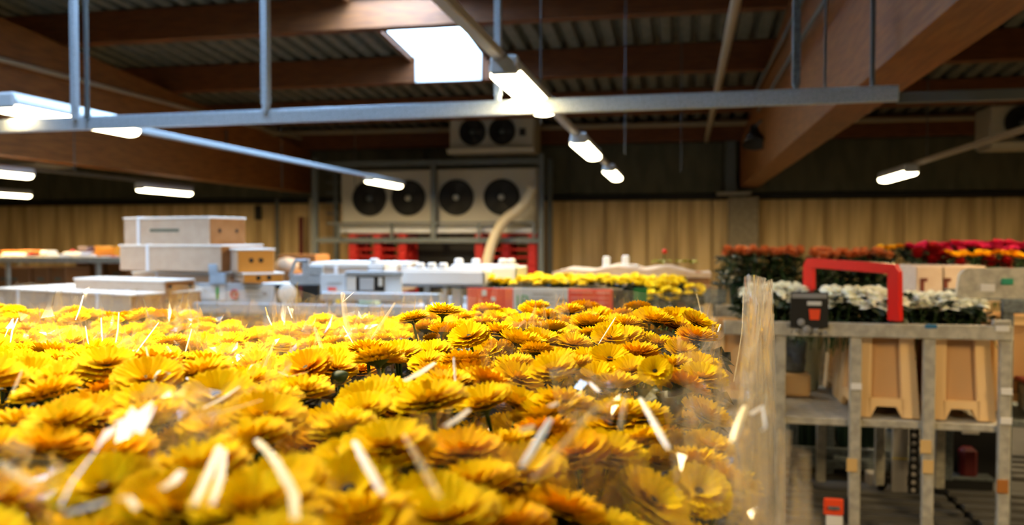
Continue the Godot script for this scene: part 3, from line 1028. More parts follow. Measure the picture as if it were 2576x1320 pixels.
# clear film sleeves round the bunches: each a crumpled tube that opens upward
func sleeves() -> void:
	var n := 0
	var w := 0.285
	var made := []
	var row_words := ["front row", "second row", "third row", "fourth row", "back row"]
	var col_words := ["at the far left", "fifth from the right", "fourth from the right", "third from the right", "second from the right", "at the right end"]
	for i in 6:
		for j in 5:
			var c := Vector3(-1.51 + i * w, 0, -0.47 - j * w)
			if absf(c.x) > 0.87 * -c.z + 0.5:
				continue
			var label: String = "clear film sleeve round the chrysanthemums, %s, %s" % [row_words[j], col_words[i]]
			var t := thing("film_sleeve", label, "sleeve", c, 0.0, "clear film sleeves among the chrysanthemums")
			var st := mesher()
			film_tube(st, w * 0.5, [0.0, 0.02, 0.05, 0.06, 0.06][j], 3 + n)
			build("film", st, mats.film, t)
			made.append(t)
			n += 1
	# a tall pleated sheet along the right side of the bed
	var sheet := thing("film_sheet", "tall milky pleated film standing along the right side of the flower bed", "sheet", Vector3(0.1, 1.0, -1.0))
	var noise := FastNoiseLite.new()
	noise.seed = 77
	noise.frequency = 1.0
	for layer in 2:
		var st := mesher()
		var prev := []
		for k in 91:
			var d := lerpf(0.42, 1.85, k / 90.0)
			var top := 1.50 + 0.07 * smoothstep(0.7, 1.4, d) + 0.03 * absf(noise.get_noise_2d(d * 5.0, layer * 40.0)) + 0.006 * noise.get_noise_2d(k * 0.4, 9)
			var line := []
			for r in 7:
				var f := r / 6.0
				var x := 0.052 + 0.02 * layer + 0.085 * smoothstep(0.6, 1.7, d) + 0.026 * noise.get_noise_2d(d * 22.0 + 3.0 * layer, f * 0.9)
				line.append(Vector3(x, lerpf(1.05, top, f), -d) - sheet.position)
			if k > 0:
				for r in 6:
					quad(st, prev[r], line[r], line[r + 1], prev[r + 1])
			prev = line
		build("film", st, mats.film_milky, sheet)
	made.append(sheet)
	var back := thing("film_sheet", "thin clear film standing along the back edge of the flower bed", "sheet", Vector3(-0.7, 1.0, -1.8))
	var st3 := mesher()
	var before := []
	for k in 121:
		var x := lerpf(-1.75, 0.08, k / 120.0)
		var top := 1.525 + 0.03 * noise.get_noise_2d(x * 7.0, 120.0) + 0.02 * smoothstep(-0.9, -0.2, x)
		var line := []
		for r in 6:
			var z := -1.84 + 0.03 * noise.get_noise_2d(x * 14.0, r * 0.25 + 60.0)
			line.append(Vector3(x, lerpf(1.1, top, r / 5.0), z) - back.position)
		if k > 0:
			for r in 5:
				quad(st3, before[r], line[r], line[r + 1], before[r + 1])
		before = line
	build("film", st3, mats.film_clear, back)
	# creased and doubled film that catches the light
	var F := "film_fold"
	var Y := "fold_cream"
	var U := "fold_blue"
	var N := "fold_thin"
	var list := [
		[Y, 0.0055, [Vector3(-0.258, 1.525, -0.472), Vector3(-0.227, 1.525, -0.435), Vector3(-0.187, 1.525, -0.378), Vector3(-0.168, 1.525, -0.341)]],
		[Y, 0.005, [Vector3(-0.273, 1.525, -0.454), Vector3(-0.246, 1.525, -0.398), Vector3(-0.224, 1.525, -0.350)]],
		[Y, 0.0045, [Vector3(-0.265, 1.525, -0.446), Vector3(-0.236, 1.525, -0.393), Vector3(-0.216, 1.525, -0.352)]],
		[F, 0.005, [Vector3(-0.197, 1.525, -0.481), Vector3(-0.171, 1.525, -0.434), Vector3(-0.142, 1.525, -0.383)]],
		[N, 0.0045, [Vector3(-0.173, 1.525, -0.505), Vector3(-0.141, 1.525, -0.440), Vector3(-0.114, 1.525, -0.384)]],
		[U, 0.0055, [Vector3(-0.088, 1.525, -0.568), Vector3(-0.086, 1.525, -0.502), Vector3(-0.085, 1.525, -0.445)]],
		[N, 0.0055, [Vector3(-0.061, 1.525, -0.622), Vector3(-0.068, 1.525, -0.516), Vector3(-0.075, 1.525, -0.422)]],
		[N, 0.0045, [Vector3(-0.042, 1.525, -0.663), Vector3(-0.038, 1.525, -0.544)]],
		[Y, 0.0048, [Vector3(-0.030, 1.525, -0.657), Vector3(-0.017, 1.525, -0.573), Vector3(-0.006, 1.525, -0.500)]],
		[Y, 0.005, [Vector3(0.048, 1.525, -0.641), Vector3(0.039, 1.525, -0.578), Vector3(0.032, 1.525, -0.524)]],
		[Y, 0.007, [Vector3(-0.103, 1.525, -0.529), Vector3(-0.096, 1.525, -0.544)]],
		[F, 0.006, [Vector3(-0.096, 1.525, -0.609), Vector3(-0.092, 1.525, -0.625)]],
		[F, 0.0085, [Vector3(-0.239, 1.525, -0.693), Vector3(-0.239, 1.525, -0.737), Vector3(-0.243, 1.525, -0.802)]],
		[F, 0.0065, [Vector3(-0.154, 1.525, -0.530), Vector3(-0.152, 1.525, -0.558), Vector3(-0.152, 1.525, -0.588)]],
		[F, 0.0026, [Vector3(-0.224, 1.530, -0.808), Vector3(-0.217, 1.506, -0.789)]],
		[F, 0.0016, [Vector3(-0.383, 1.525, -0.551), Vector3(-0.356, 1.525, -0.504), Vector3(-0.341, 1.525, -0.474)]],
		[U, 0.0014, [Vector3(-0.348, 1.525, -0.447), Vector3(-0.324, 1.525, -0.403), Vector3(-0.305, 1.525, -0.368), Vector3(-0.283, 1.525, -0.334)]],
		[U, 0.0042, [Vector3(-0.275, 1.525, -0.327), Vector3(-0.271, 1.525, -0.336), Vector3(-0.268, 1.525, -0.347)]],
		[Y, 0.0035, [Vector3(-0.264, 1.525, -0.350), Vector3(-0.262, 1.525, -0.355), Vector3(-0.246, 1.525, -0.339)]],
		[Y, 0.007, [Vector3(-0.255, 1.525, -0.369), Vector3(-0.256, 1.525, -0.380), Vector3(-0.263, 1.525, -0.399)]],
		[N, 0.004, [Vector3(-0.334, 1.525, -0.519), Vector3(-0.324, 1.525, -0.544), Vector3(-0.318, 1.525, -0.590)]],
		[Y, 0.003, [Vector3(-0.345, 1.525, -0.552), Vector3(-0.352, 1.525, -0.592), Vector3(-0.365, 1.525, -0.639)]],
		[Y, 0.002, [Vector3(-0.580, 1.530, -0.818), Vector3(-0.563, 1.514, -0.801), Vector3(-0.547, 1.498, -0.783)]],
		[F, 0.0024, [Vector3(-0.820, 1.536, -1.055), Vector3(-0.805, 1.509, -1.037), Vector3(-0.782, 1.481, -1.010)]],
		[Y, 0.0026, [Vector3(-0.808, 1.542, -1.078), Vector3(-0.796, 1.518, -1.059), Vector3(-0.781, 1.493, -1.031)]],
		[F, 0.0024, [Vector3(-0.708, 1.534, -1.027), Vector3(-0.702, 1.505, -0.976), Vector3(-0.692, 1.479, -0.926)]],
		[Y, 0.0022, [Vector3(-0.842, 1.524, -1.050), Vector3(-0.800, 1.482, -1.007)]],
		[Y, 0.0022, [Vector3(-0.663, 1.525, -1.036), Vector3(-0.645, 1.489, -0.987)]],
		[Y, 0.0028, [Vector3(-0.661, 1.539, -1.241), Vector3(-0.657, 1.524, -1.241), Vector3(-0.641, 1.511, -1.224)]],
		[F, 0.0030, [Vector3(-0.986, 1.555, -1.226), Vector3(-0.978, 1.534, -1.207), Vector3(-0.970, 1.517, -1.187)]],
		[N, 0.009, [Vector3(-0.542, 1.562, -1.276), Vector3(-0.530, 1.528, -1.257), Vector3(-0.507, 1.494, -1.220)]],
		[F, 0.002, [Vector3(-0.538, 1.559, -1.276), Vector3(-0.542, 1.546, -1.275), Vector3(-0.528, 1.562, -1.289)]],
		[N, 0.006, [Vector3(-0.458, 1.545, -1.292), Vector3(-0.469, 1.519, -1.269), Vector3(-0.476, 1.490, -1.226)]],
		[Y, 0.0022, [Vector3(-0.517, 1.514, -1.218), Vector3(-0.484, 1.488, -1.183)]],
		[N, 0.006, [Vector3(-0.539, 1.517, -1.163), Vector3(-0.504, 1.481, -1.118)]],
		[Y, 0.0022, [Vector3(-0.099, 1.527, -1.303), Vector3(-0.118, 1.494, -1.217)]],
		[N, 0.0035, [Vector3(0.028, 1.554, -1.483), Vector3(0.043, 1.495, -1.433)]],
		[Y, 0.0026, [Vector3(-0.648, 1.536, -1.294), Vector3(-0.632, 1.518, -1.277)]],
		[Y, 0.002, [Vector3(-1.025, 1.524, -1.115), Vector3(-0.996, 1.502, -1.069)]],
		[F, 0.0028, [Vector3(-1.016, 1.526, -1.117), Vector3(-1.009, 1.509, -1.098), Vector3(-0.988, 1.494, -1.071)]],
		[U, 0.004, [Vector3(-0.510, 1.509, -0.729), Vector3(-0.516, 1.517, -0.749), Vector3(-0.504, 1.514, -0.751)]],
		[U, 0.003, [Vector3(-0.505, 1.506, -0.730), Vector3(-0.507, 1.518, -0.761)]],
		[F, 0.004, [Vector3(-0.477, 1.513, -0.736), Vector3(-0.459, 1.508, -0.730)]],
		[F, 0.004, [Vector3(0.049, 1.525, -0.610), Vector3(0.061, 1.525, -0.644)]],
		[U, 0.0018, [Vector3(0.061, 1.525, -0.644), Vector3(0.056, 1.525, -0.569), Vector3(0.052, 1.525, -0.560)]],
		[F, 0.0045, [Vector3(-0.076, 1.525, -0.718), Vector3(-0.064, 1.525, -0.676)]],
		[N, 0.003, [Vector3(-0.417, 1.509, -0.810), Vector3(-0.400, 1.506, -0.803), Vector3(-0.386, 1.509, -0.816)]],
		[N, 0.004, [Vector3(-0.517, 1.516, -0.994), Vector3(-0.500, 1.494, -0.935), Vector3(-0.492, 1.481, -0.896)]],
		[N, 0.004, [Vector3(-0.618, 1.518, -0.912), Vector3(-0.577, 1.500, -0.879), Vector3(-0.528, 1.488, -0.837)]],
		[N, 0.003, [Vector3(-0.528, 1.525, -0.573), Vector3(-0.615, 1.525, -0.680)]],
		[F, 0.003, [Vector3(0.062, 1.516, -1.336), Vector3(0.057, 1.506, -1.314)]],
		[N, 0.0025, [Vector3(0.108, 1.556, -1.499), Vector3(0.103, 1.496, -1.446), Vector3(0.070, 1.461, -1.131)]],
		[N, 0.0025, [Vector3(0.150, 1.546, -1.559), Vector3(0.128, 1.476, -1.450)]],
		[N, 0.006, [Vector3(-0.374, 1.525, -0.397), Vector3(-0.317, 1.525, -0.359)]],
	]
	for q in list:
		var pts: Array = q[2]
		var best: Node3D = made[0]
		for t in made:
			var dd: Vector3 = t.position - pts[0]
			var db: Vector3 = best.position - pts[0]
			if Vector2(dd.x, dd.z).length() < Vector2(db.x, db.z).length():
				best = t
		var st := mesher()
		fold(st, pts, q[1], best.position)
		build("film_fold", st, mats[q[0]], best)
	# crumpled flaps of the clear film between the flowers
	for q in [[Vector3(-0.745, 1.482, -1.018), 0.09, 0.05], [Vector3(-0.563, 1.479, -0.983), 0.09, 0.045], [Vector3(-0.440, 1.481, -0.845), 0.10, 0.05], [Vector3(-0.966, 1.469, -1.228), 0.08, 0.05], [Vector3(-1.007, 1.469, -1.168), 0.10, 0.045], [Vector3(-0.641, 1.472, -1.273), 0.10, 0.05], [Vector3(-0.377, 1.496, -0.633), 0.10, 0.04], [Vector3(-0.349, 1.506, -0.537), 0.08, 0.05], [Vector3(-0.528, 1.494, -0.786), 0.06, 0.03], [Vector3(-0.080, 1.508, -0.735), 0.07, 0.03], [Vector3(-0.387, 1.499, -0.428), 0.09, 0.035], [Vector3(-0.605, 1.474, -1.505), 0.14, 0.05], [Vector3(-0.931, 1.474, -1.439), 0.12, 0.05], [Vector3(-0.235, 1.489, -1.326), 0.09, 0.035], [Vector3(0.034, 1.493, -0.819), 0.08, 0.07], [Vector3(0.025, 1.483, -0.674), 0.08, 0.06]]:
		var best: Node3D = made[0]
		var p: Vector3 = q[0]
		for t in made:
			if Vector2(t.position.x - p.x, t.position.z - p.z).length() < Vector2(best.position.x - p.x, best.position.z - p.z).length():
				best = t
		var st := mesher()
		var grid := []
		var turn := Basis(Vector3.UP, rng.randf_range(-0.7, 0.7))
		for r in 9:
			var line := []
			for c in 11:
				var u := (c - 5.0) / 5.0
				var v := r / 8.0
				var ragged := 1.0 + 0.5 * noise.get_noise_2d(c * 0.5 + p.x * 50.0, p.z * 30.0)
				var at := Vector3(u * q[1] * 0.5 * (0.7 + 0.3 * v), (v - 0.45) * q[2] * 1.4 * ragged, 0.03 * noise.get_noise_3d(u * 2.2, v * 1.6, p.x * 40.0) + 0.012 * noise.get_noise_3d(u * 7.0, v * 3.0, p.z * 40.0))
				line.append(p + turn * at - best.position)
			grid.append(line)
		for r in 8:
			for c in 10:
				quad(st, grid[r][c], grid[r][c + 1], grid[r + 1][c + 1], grid[r + 1][c])
		build("film_flap", st, mats.film_flap, best)
	# the big crumpled lobe at the front left
	var lobe: Node3D = made[0]
	for t in made:
		if (t.position - Vector3(-0.33, 0, -0.5)).length() < (lobe.position - Vector3(-0.33, 0, -0.5)).length():
			lobe = t
	var st2 := mesher()
	var cpt := Vector3(-0.341, 1.530, -0.455)
	var rim := [Vector3(-0.329, 1.530, -0.417), Vector3(-0.353, 1.530, -0.456), Vector3(-0.363, 1.530, -0.477), Vector3(-0.365, 1.530, -0.498), Vector3(-0.359, 1.530, -0.503), Vector3(-0.364, 1.530, -0.521), Vector3(-0.342, 1.530, -0.484), Vector3(-0.323, 1.530, -0.451), Vector3(-0.327, 1.530, -0.444), Vector3(-0.326, 1.530, -0.430)]
	for k in rim.size():
		var a: Vector3 = rim[k]
		var b: Vector3 = rim[(k + 1) % rim.size()]
		var up := Vector3(0, 0.006 * float(k % 2), 0)
		tri(st2, cpt + Vector3(0, 0.005, 0) - lobe.position, a + up - lobe.position, b - lobe.position)
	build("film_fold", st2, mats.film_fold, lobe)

# a narrow doubled strip of film with a raised ridge
func fold(st: SurfaceTool, pts: Array, w: float, origin: Vector3) -> void:
	var cv := Curve3D.new()
	for k in pts.size():
		var a: Vector3 = pts[maxi(k - 1, 0)]
		var b: Vector3 = pts[mini(k + 1, pts.size() - 1)]
		cv.add_point(pts[k], (a - b) * 0.16, (b - a) * 0.16)
	var len := cv.get_baked_length()
	var prev := []
	var n := 12
	for k in n + 1:
		var f := float(k) / n
		var p := cv.sample_baked(len * f) - origin
		var q := cv.sample_baked(minf(len, len * (f + 0.04))) - cv.sample_baked(maxf(0.0, len * (f - 0.04)))
		var side := q.cross(Vector3(0.0, 1.0, 0.25)).normalized()
		var half := w * 0.5 * (0.55 + 0.45 * sin(PI * clampf(f * 0.8 + 0.15, 0, 1))) * (1.0 + 0.1 * sin(k * 2.1))
		var line := [p - side * half + Vector3(0, -0.3 * half, 0), p + Vector3(0, 0.35 * half, 0.2 * half), p + side * half + Vector3(0, -0.2 * half, 0)]
		if k > 0:
			quad(st, prev[0], prev[1], line[1], line[0])
			quad(st, prev[1], prev[2], line[2], line[1])
		prev = line

func film_tube(st: SurfaceTool, half: float, tall: float, s: int) -> void:
	var noise := FastNoiseLite.new()
	noise.seed = s * 17 + 3
	noise.frequency = 1.0
	var rows := 9
	var cols := 72
	var g := []
	for r in rows + 1:
		var f := float(r) / rows
		var line := []
		for k in cols:
			var a := TAU * k / cols
			# a rounded square
			var q := pow(pow(absf(cos(a)), 5.0) + pow(absf(sin(a)), 5.0), -0.2)
			var top := 1.485 + tall * maxf(0.0, 0.25 + 1.5 * noise.get_noise_2d(cos(a) * 2.6, sin(a) * 2.6)) + 0.02 * absf(noise.get_noise_2d(k * 0.9, 50))
			var y := lerpf(1.30, top, f)
			var rad := half * q * lerpf(0.80, 0.97, f) + 0.016 * noise.get_noise_3d(cos(a) * 5.0, f * 2.5, sin(a) * 5.0 + s) * (0.5 + f)
			line.append(Vector3(cos(a) * rad, y, sin(a) * rad))
		g.append(line)
	for r in rows:
		for k in cols:
			var k2 := (k + 1) % cols
			quad(st, g[r][k], g[r + 1][k], g[r + 1][k2], g[r][k2])

# ---------- trolleys and goods behind ----------
func carts() -> void:
	right_trolley()
	right_goods()
	middle_trolley()
	cartons_left()
	far_goods()

func part_box(t: Node3D, called: String, c: Vector3, size: Vector3, m: String, bevel := 0.004) -> MeshInstance3D:
	var st := mesher()
	box(st, c - (t.position if t != null else Vector3.ZERO), size, bevel)
	return build(called, st, mats[m], t)

# auction trolley: front rail, uprights, slatted shelf, slatted base, wheels
func trolley(label: String, x0: float, x1: float, d0: float, d1: float, posts: Array, rail_y: float, shelves: Array, m: String) -> Node3D:
	var t := thing("flower_trolley", label, "trolley", Vector3((x0 + x1) / 2, 0, -(d0 + d1) / 2))
	part_box(t, "front_rail", Vector3((x0 + x1) / 2, rail_y, -d0), Vector3(x1 - x0, 0.065, 0.03), m)
	part_box(t, "rear_rail", Vector3((x0 + x1) / 2, rail_y, -d1), Vector3(x1 - x0, 0.065, 0.03), m)
	for x in posts:
		part_box(t, "post", Vector3(x, (rail_y + 0.25) / 2, -d0 - 0.01), Vector3(0.05, rail_y - 0.3, 0.03), m)
		part_box(t, "post", Vector3(x, (rail_y + 0.25) / 2, -d1), Vector3(0.05, rail_y - 0.3, 0.03), m)
	for y in shelves:
		part_box(t, "shelf_edge", Vector3((x0 + x1) / 2, y - 0.02, -d0 - 0.04), Vector3(x1 - x0, 0.035, 0.03), m)
		var n := int((d1 - d0) / 0.05)
		var st := mesher()
		for k in n:
			box(st, Vector3((x0 + x1) / 2, y - 0.012, -(d0 + 0.06 + k * 0.05)) - t.position, Vector3(x1 - x0 - 0.02, 0.02, 0.042), 0.003)
		build("shelf_slats", st, mats[m], t).set_meta("kind", "stuff")
	var k := 0
	while d0 + 0.1 + k * 0.13 < d1:
		part_box(t, "base_slat", Vector3((x0 + x1) / 2, 0.23, -(d0 + 0.1 + k * 0.13)), Vector3(x1 - x0, 0.03, 0.06), "slat_grey")
		k += 1
	for x in [x0 + 0.12, x1 - 0.12]:
		part_box(t, "base_bearer", Vector3(x, 0.185, -(d0 + d1) / 2), Vector3(0.06, 0.06, d1 - d0), m)
		for d in [d0 + 0.15, d1 - 0.15]:
			var st := mesher()
			lathe(st, [Vector2(0, -0.025), Vector2(0.07, -0.025), Vector2(0.08, -0.015), Vector2(0.08, 0.015), Vector2(0.07, 0.025), Vector2(0, 0.025)], 18, Transform3D(Basis(Vector3.BACK, PI / 2), Vector3(x, 0.08, -d) - t.position))
			build("wheel", st, mats.black_plastic, t)
	return t

# tan container with a sunken panel on each side and an arch between its feet
func container(label: String, at: Vector3, w: float, h: float, m: String, group := "") -> Node3D:
	var t := thing("flower_container", label, "container", at, 0.0, group)
	var st := mesher()
	var a := w / 2 - 0.02
	var b := w / 2 - 0.045
	var lo := 0.06
	# the hollow body, a little inside the side frames
	var p := [Vector3(-a, lo, a), Vector3(a, lo, a), Vector3(a, lo, -a), Vector3(-a, lo, -a)]
	var q := [Vector3(-b, h, b), Vector3(b, h, b), Vector3(b, h, -b), Vector3(-b, h, -b)]
	for k in 4:
		var k2 := (k + 1) % 4
		quad(st, p[k], p[k2], q[k2], q[k])
		quad(st, q[k], q[k2], p[k2] * Vector3(0.9, 1, 0.9) + Vector3(0, 0.02, 0), p[k] * Vector3(0.9, 1, 0.9) + Vector3(0, 0.02, 0))
	quad(st, p[3], p[2], p[1], p[0])
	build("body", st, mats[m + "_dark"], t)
	for side in 4:
		var xf := Transform3D(Basis(Vector3.UP, side * PI / 2), Vector3.ZERO)
		var lean := Basis(Vector3.RIGHT, -atan(0.025 / h))
		var f := xf * Transform3D(lean, Vector3(0, 0, w / 2))
		st = mesher()
		var x0 := w / 2
		var x1 := w / 2 - 0.025
		# two tapering stiles, a foot rail with an arch, a top rim
		for s in [-1.0, 1.0]:
			prism(st, [Vector2(s * x0, 0), Vector2(s * (x0 - 0.075), 0), Vector2(s * (x1 - 0.06), h), Vector2(s * x1, h)], 0.022, f)
		prism(st, [Vector2(-x0 + 0.07, 0), Vector2(-x0 + 0.075, 0.0), Vector2(-x0 + 0.10, 0.05), Vector2(x0 - 0.10, 0.05), Vector2(x0 - 0.075, 0.0), Vector2(x0 - 0.07, 0), Vector2(x0 - 0.065, 0.088), Vector2(-x0 + 0.065, 0.088)], 0.021, f)
		prism(st, [Vector2(-x1, h - 0.045), Vector2(x1, h - 0.045), Vector2(x1, h), Vector2(-x1, h)], 0.026, f)
		build("side_frame", st, mats[m], t)
	return t

func right_trolley() -> void:
	var t := trolley("worn aluminium trolley on the right with tan containers on its shelf", 0.20, 1.43, 4.0, 4.92, [0.455, 0.785, 1.095, 1.405], 1.235, [0.825], "worn_alu")
	for s in [[0.765, 0.62, "tape_tan"], [1.075, 0.72, "tape_tan"], [1.085, 0.63, "tape_tan"], [1.39, 0.56, "tape_brown"], [1.40, 0.85, "label_white"], [1.40, 0.98, "label_white"], [0.78, 0.98, "label_white"]]:
		part_box(t, "sticker", Vector3(s[0] + 0.005, s[1], -3.983), Vector3(0.046, 0.06 if s[2] != "label_white" else 0.03, 0.003), s[2], 0.001)
	part_box(t, "sticker", Vector3(1.095, 1.260, -3.982), Vector3(0.049, 0.018, 0.004), "label_blue", 0.001)
	part_box(t, "sticker", Vector3(1.384, 1.262, -3.982), Vector3(0.055, 0.038, 0.004), "label_white", 0.001)
	part_box(t, "rail_end", Vector3(1.384, 1.280, -3.995), Vector3(0.071, 0.026, 0.030), "worn_alu", 0.003)
	var tag1 := thing("trolley_tag", "orange plastic tag low on the post of the right trolley", "tag", Vector3(0.692, 0.345, -3.970))
	part_box(tag1, "plate", Vector3(0.691, 0.426, -3.978), Vector3(0.086, 0.079, 0.015), "orange_plastic", 0.006)
	part_box(tag1, "mark", Vector3(0.690, 0.426, -3.957), Vector3(0.051, 0.015, 0.003), "frame_steel", 0.001)
	part_box(tag1, "paper", Vector3(0.695, 0.362, -3.972), Vector3(0.072, 0.049, 0.004), "label_white", 0.001)
	part_box(t, "post_foot", Vector3(0.777, 0.400, -4.025), Vector3(0.055, 0.119, 0.050), "dark_trim", 0.004)
	# containers on the shelf
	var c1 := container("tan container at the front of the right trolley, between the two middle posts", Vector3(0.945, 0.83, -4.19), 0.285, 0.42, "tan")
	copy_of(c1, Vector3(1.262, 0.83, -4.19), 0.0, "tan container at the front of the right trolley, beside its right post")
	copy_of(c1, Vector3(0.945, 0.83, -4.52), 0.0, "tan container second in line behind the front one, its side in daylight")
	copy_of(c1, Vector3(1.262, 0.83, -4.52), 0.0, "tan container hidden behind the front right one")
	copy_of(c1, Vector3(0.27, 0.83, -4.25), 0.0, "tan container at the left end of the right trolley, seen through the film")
	for o in get_children():
		if str(o.name).begins_with("flower_container") and o.position.x > 0.5:
			o.position.z = -4.255 if o.position.z > -4.4 else -4.69
			o.position.x -= 0.015
			o.scale = Vector3(1, 1, 1.42)
	var g := thing("flower_tub", "grey tub standing on the container shelf behind the picture card", "tub", Vector3(0.585, 0.955, -4.55))
	var st := mesher()
	lathe(st, [Vector2(0, 0), Vector2(0.055, 0.0), Vector2(0.062, 0.06), Vector2(0.058, 0.07), Vector2(0.066, 0.16), Vector2(0.06, 0.16), Vector2(0.05, 0.02), Vector2(0, 0.02)], 16)
	build("tub", st, mats.frame_steel, g)
	part_box(g, "stand", Vector3(0.585, 0.89, -4.55), Vector3(0.16, 0.12, 0.12), "tan", 0.01)
	var w := thing("flower_bucket", "pale translucent bucket on the right trolley shelf, behind the grey tub", "bucket", Vector3(0.68, 0.83, -4.77))
	st = mesher()
	lathe(st, [Vector2(0, 0), Vector2(0.065, 0.0), Vector2(0.088, 0.35), Vector2(0.092, 0.36), Vector2(0.08, 0.36), Vector2(0.06, 0.02), Vector2(0, 0.02)], 20)
	build("bucket", st, mats.bucket_pale, w)
	# red carrying handle
	var h := thing("carrying_hoop", "red painted steel hoop standing on the right trolley", "handle", Vector3(0.949, 1.292, -4.000))
	var a := Vector3(0.949, 1.281, -4.000)
	var b := Vector3(0.946, 1.514, -4.000)
	var c := Vector3(0.644, 1.528, -4.450)
	var d := Vector3(0.647, 1.244, -4.450)
	var pts := [a, b - Vector3(0, 0.05, 0), b - Vector3(0, 0.02, 0), b.lerp(c, 0.02) + Vector3(0, -0.005, 0), b.lerp(c, 0.06), c.lerp(b, 0.06), c.lerp(b, 0.02) + Vector3(0, -0.005, 0), c - Vector3(0, 0.02, 0), c - Vector3(0, 0.05, 0), d]
	st = mesher()
	flat_bar(st, pts, 0.062, 0.026, h.position)
	build("hoop", st, mats.red_paint, h)
	# card with a picture on the rail
	var card := thing("picture_card", "dark picture card with an orange cup, clipped to the right trolley rail", "card", Vector3(0.574, 1.243, -3.960))
	part_box(card, "board", Vector3(0.576, 1.326, -3.968), Vector3(0.165, 0.163, 0.006), "black_plastic", 0.001)
	part_box(card, "print", Vector3(0.575, 1.390, -3.962), Vector3(0.153, 0.022, 0.003), "print_grey", 0.0005)
	part_box(card, "print", Vector3(0.597, 1.356, -3.962), Vector3(0.062, 0.018, 0.003), "print_light", 0.0005)
	st = mesher()
	prism(st, [Vector2(-0.02, 0), Vector2(0.02, 0), Vector2(0.025, 0.048), Vector2(-0.025, 0.048)], 0.003, Transform3D(Basis(), Vector3(0.598, 1.282, -3.957) - card.position))
	build("cup_print", st, mats.orange_plastic, card)
	for e in [[2008, 795, 18], [2022, 812, 20], [2045, 815, 14], [2068, 818, 10], [1998, 815, 9]]:
		st = mesher()
		var rr: float = e[2] * 0.00095
		lathe(st, [Vector2(0, 0.002), Vector2(rr * 0.8, 0.002), Vector2(rr, 0.0)], 12, Transform3D(Basis(Vector3.RIGHT, PI / 2), Vector3(0.5045 + (e[0] - 1988) * 0.00178, 1.385 - (e[1] - 734) * 0.0019, -3.961) - card.position))
		build("print", st, mats.print_grey, card)
	# the dim trolley behind, with green crates and a punched post
	var t2 := trolley("dim trolley standing behind the right one, with dark green crates", 0.62, 1.42, 5.1, 5.95, [0.66, 0.86, 1.25, 1.39], 1.08, [0.36], "frame_steel")
	part_box(t2, "low_rail", Vector3(0.915, 0.412, -5.085), Vector3(0.545, 0.042, 0.030), "frame_steel")
	part_box(t2, "low_rail", Vector3(0.916, 0.335, -5.085), Vector3(0.545, 0.046, 0.030), "frame_steel")
	part_box(t2, "panel", Vector3(1.228, 0.403, -5.030), Vector3(0.084, 0.415, 0.020), "rail_white", 0.004)
	part_box(t2, "yellow_line", Vector3(1.225, 0.603, -5.017), Vector3(0.084, 0.007, 0.004), "label_yellow", 0.001)
	part_box(t2, "yellow_line", Vector3(1.227, 0.404, -5.017), Vector3(0.084, 0.007, 0.004), "label_yellow", 0.001)
	part_box(t2, "punched_post", Vector3(1.298, 0.414, -5.010), Vector3(0.048, 0.417, 0.020), "black_plastic", 0.003)
	for k in 10:
		st = mesher()
		lathe(st, [Vector2(0, 0.004), Vector2(0.011, 0.004), Vector2(0.013, 0.0)], 10, Transform3D(Basis(Vector3.RIGHT, PI / 2), Vector3(1.290, 0.589, -4.985) + Vector3(0, -k * 0.044, 0) - t2.position))
		build("hole_rim", st, mats.rail_white, t2)
	var cr: Node3D = null
	for q in [[Vector3(0.776, 0.479, -5.450), Vector3(0.172, 0.163, 0.500), "left one"], [Vector3(1.054, 0.492, -5.450), Vector3(0.259, 0.161, 0.500), "right one"]]:
		pass
	cr = thing("green_crate", "dark green crate on the dim trolley, left one", "crate", Vector3(0.814, 0.338, -5.450))
	green_crate(cr, Vector3(0.776, 0.479, -5.450), Vector3(0.172, 0.163, 0.500))
	cr = thing("green_crate", "dark green crate on the dim trolley, right one", "crate", Vector3(1.105, 0.352, -5.450))
	green_crate(cr, Vector3(1.054, 0.492, -5.450), Vector3(0.259, 0.161, 0.500))
	var gb := thing("small_carton", "small grey box standing on the low shelf of the dim trolley", "box", Vector3(1.121, 0.217, -5.100))
	part_box(gb, "body", Vector3(1.078, 0.286, -5.020), Vector3(0.063, 0.073, 0.080), "rail_white", 0.004)
	# dark goods low behind the right half
	var rb := thing("flower_box", "dark crate with red flowers deep in the shade under the right containers", "box", Vector3(1.626, -0.061, -5.180))
	part_box(rb, "body", Vector3(1.599, 0.115, -5.180), Vector3(0.309, 0.321, 0.100), "bucket_black", 0.01)
	part_box(rb, "red_pack", Vector3(1.629, 0.363, -5.180), Vector3(0.092, 0.176, 0.080), "dark_red", 0.02)
	part_box(rb, "red_pack", Vector3(1.481, 0.430, -5.180), Vector3(0.076, 0.120, 0.080), "dark_red", 0.02)
	part_box(rb, "rim", Vector3(1.595, 0.279, -5.180), Vector3(0.325, 0.018, 0.110), "frame_steel", 0.004)
	part_box(rb, "back_board", Vector3(1.635, 0.402, -5.260), Vector3(0.352, 0.339, 0.020), "bucket_black", 0.004)
	part_box(rb, "paper", Vector3(1.490, 0.517, -5.246), Vector3(0.047, 0.028, 0.006), "rail_white", 0.002)
	part_box(rb, "paper", Vector3(1.663, 0.527, -5.246), Vector3(0.093, 0.033, 0.006), "rail_white", 0.002)

func green_crate(t: Node3D, c: Vector3, size: Vector3) -> void:
	part_box(t, "body", c, size, "crate_green", 0.012)
	part_box(t, "rim", c + Vector3(0, size.y / 2, 0), Vector3(size.x + 0.02, 0.025, size.z + 0.02), "crate_green", 0.006)
	for k in 4:
		part_box(t, "rib", c + Vector3(size.x * (-0.36 + 0.24 * k), -0.01, size.z / 2 + 0.004), Vector3(0.012, size.y * 0.85, 0.012), "crate_green", 0.003)

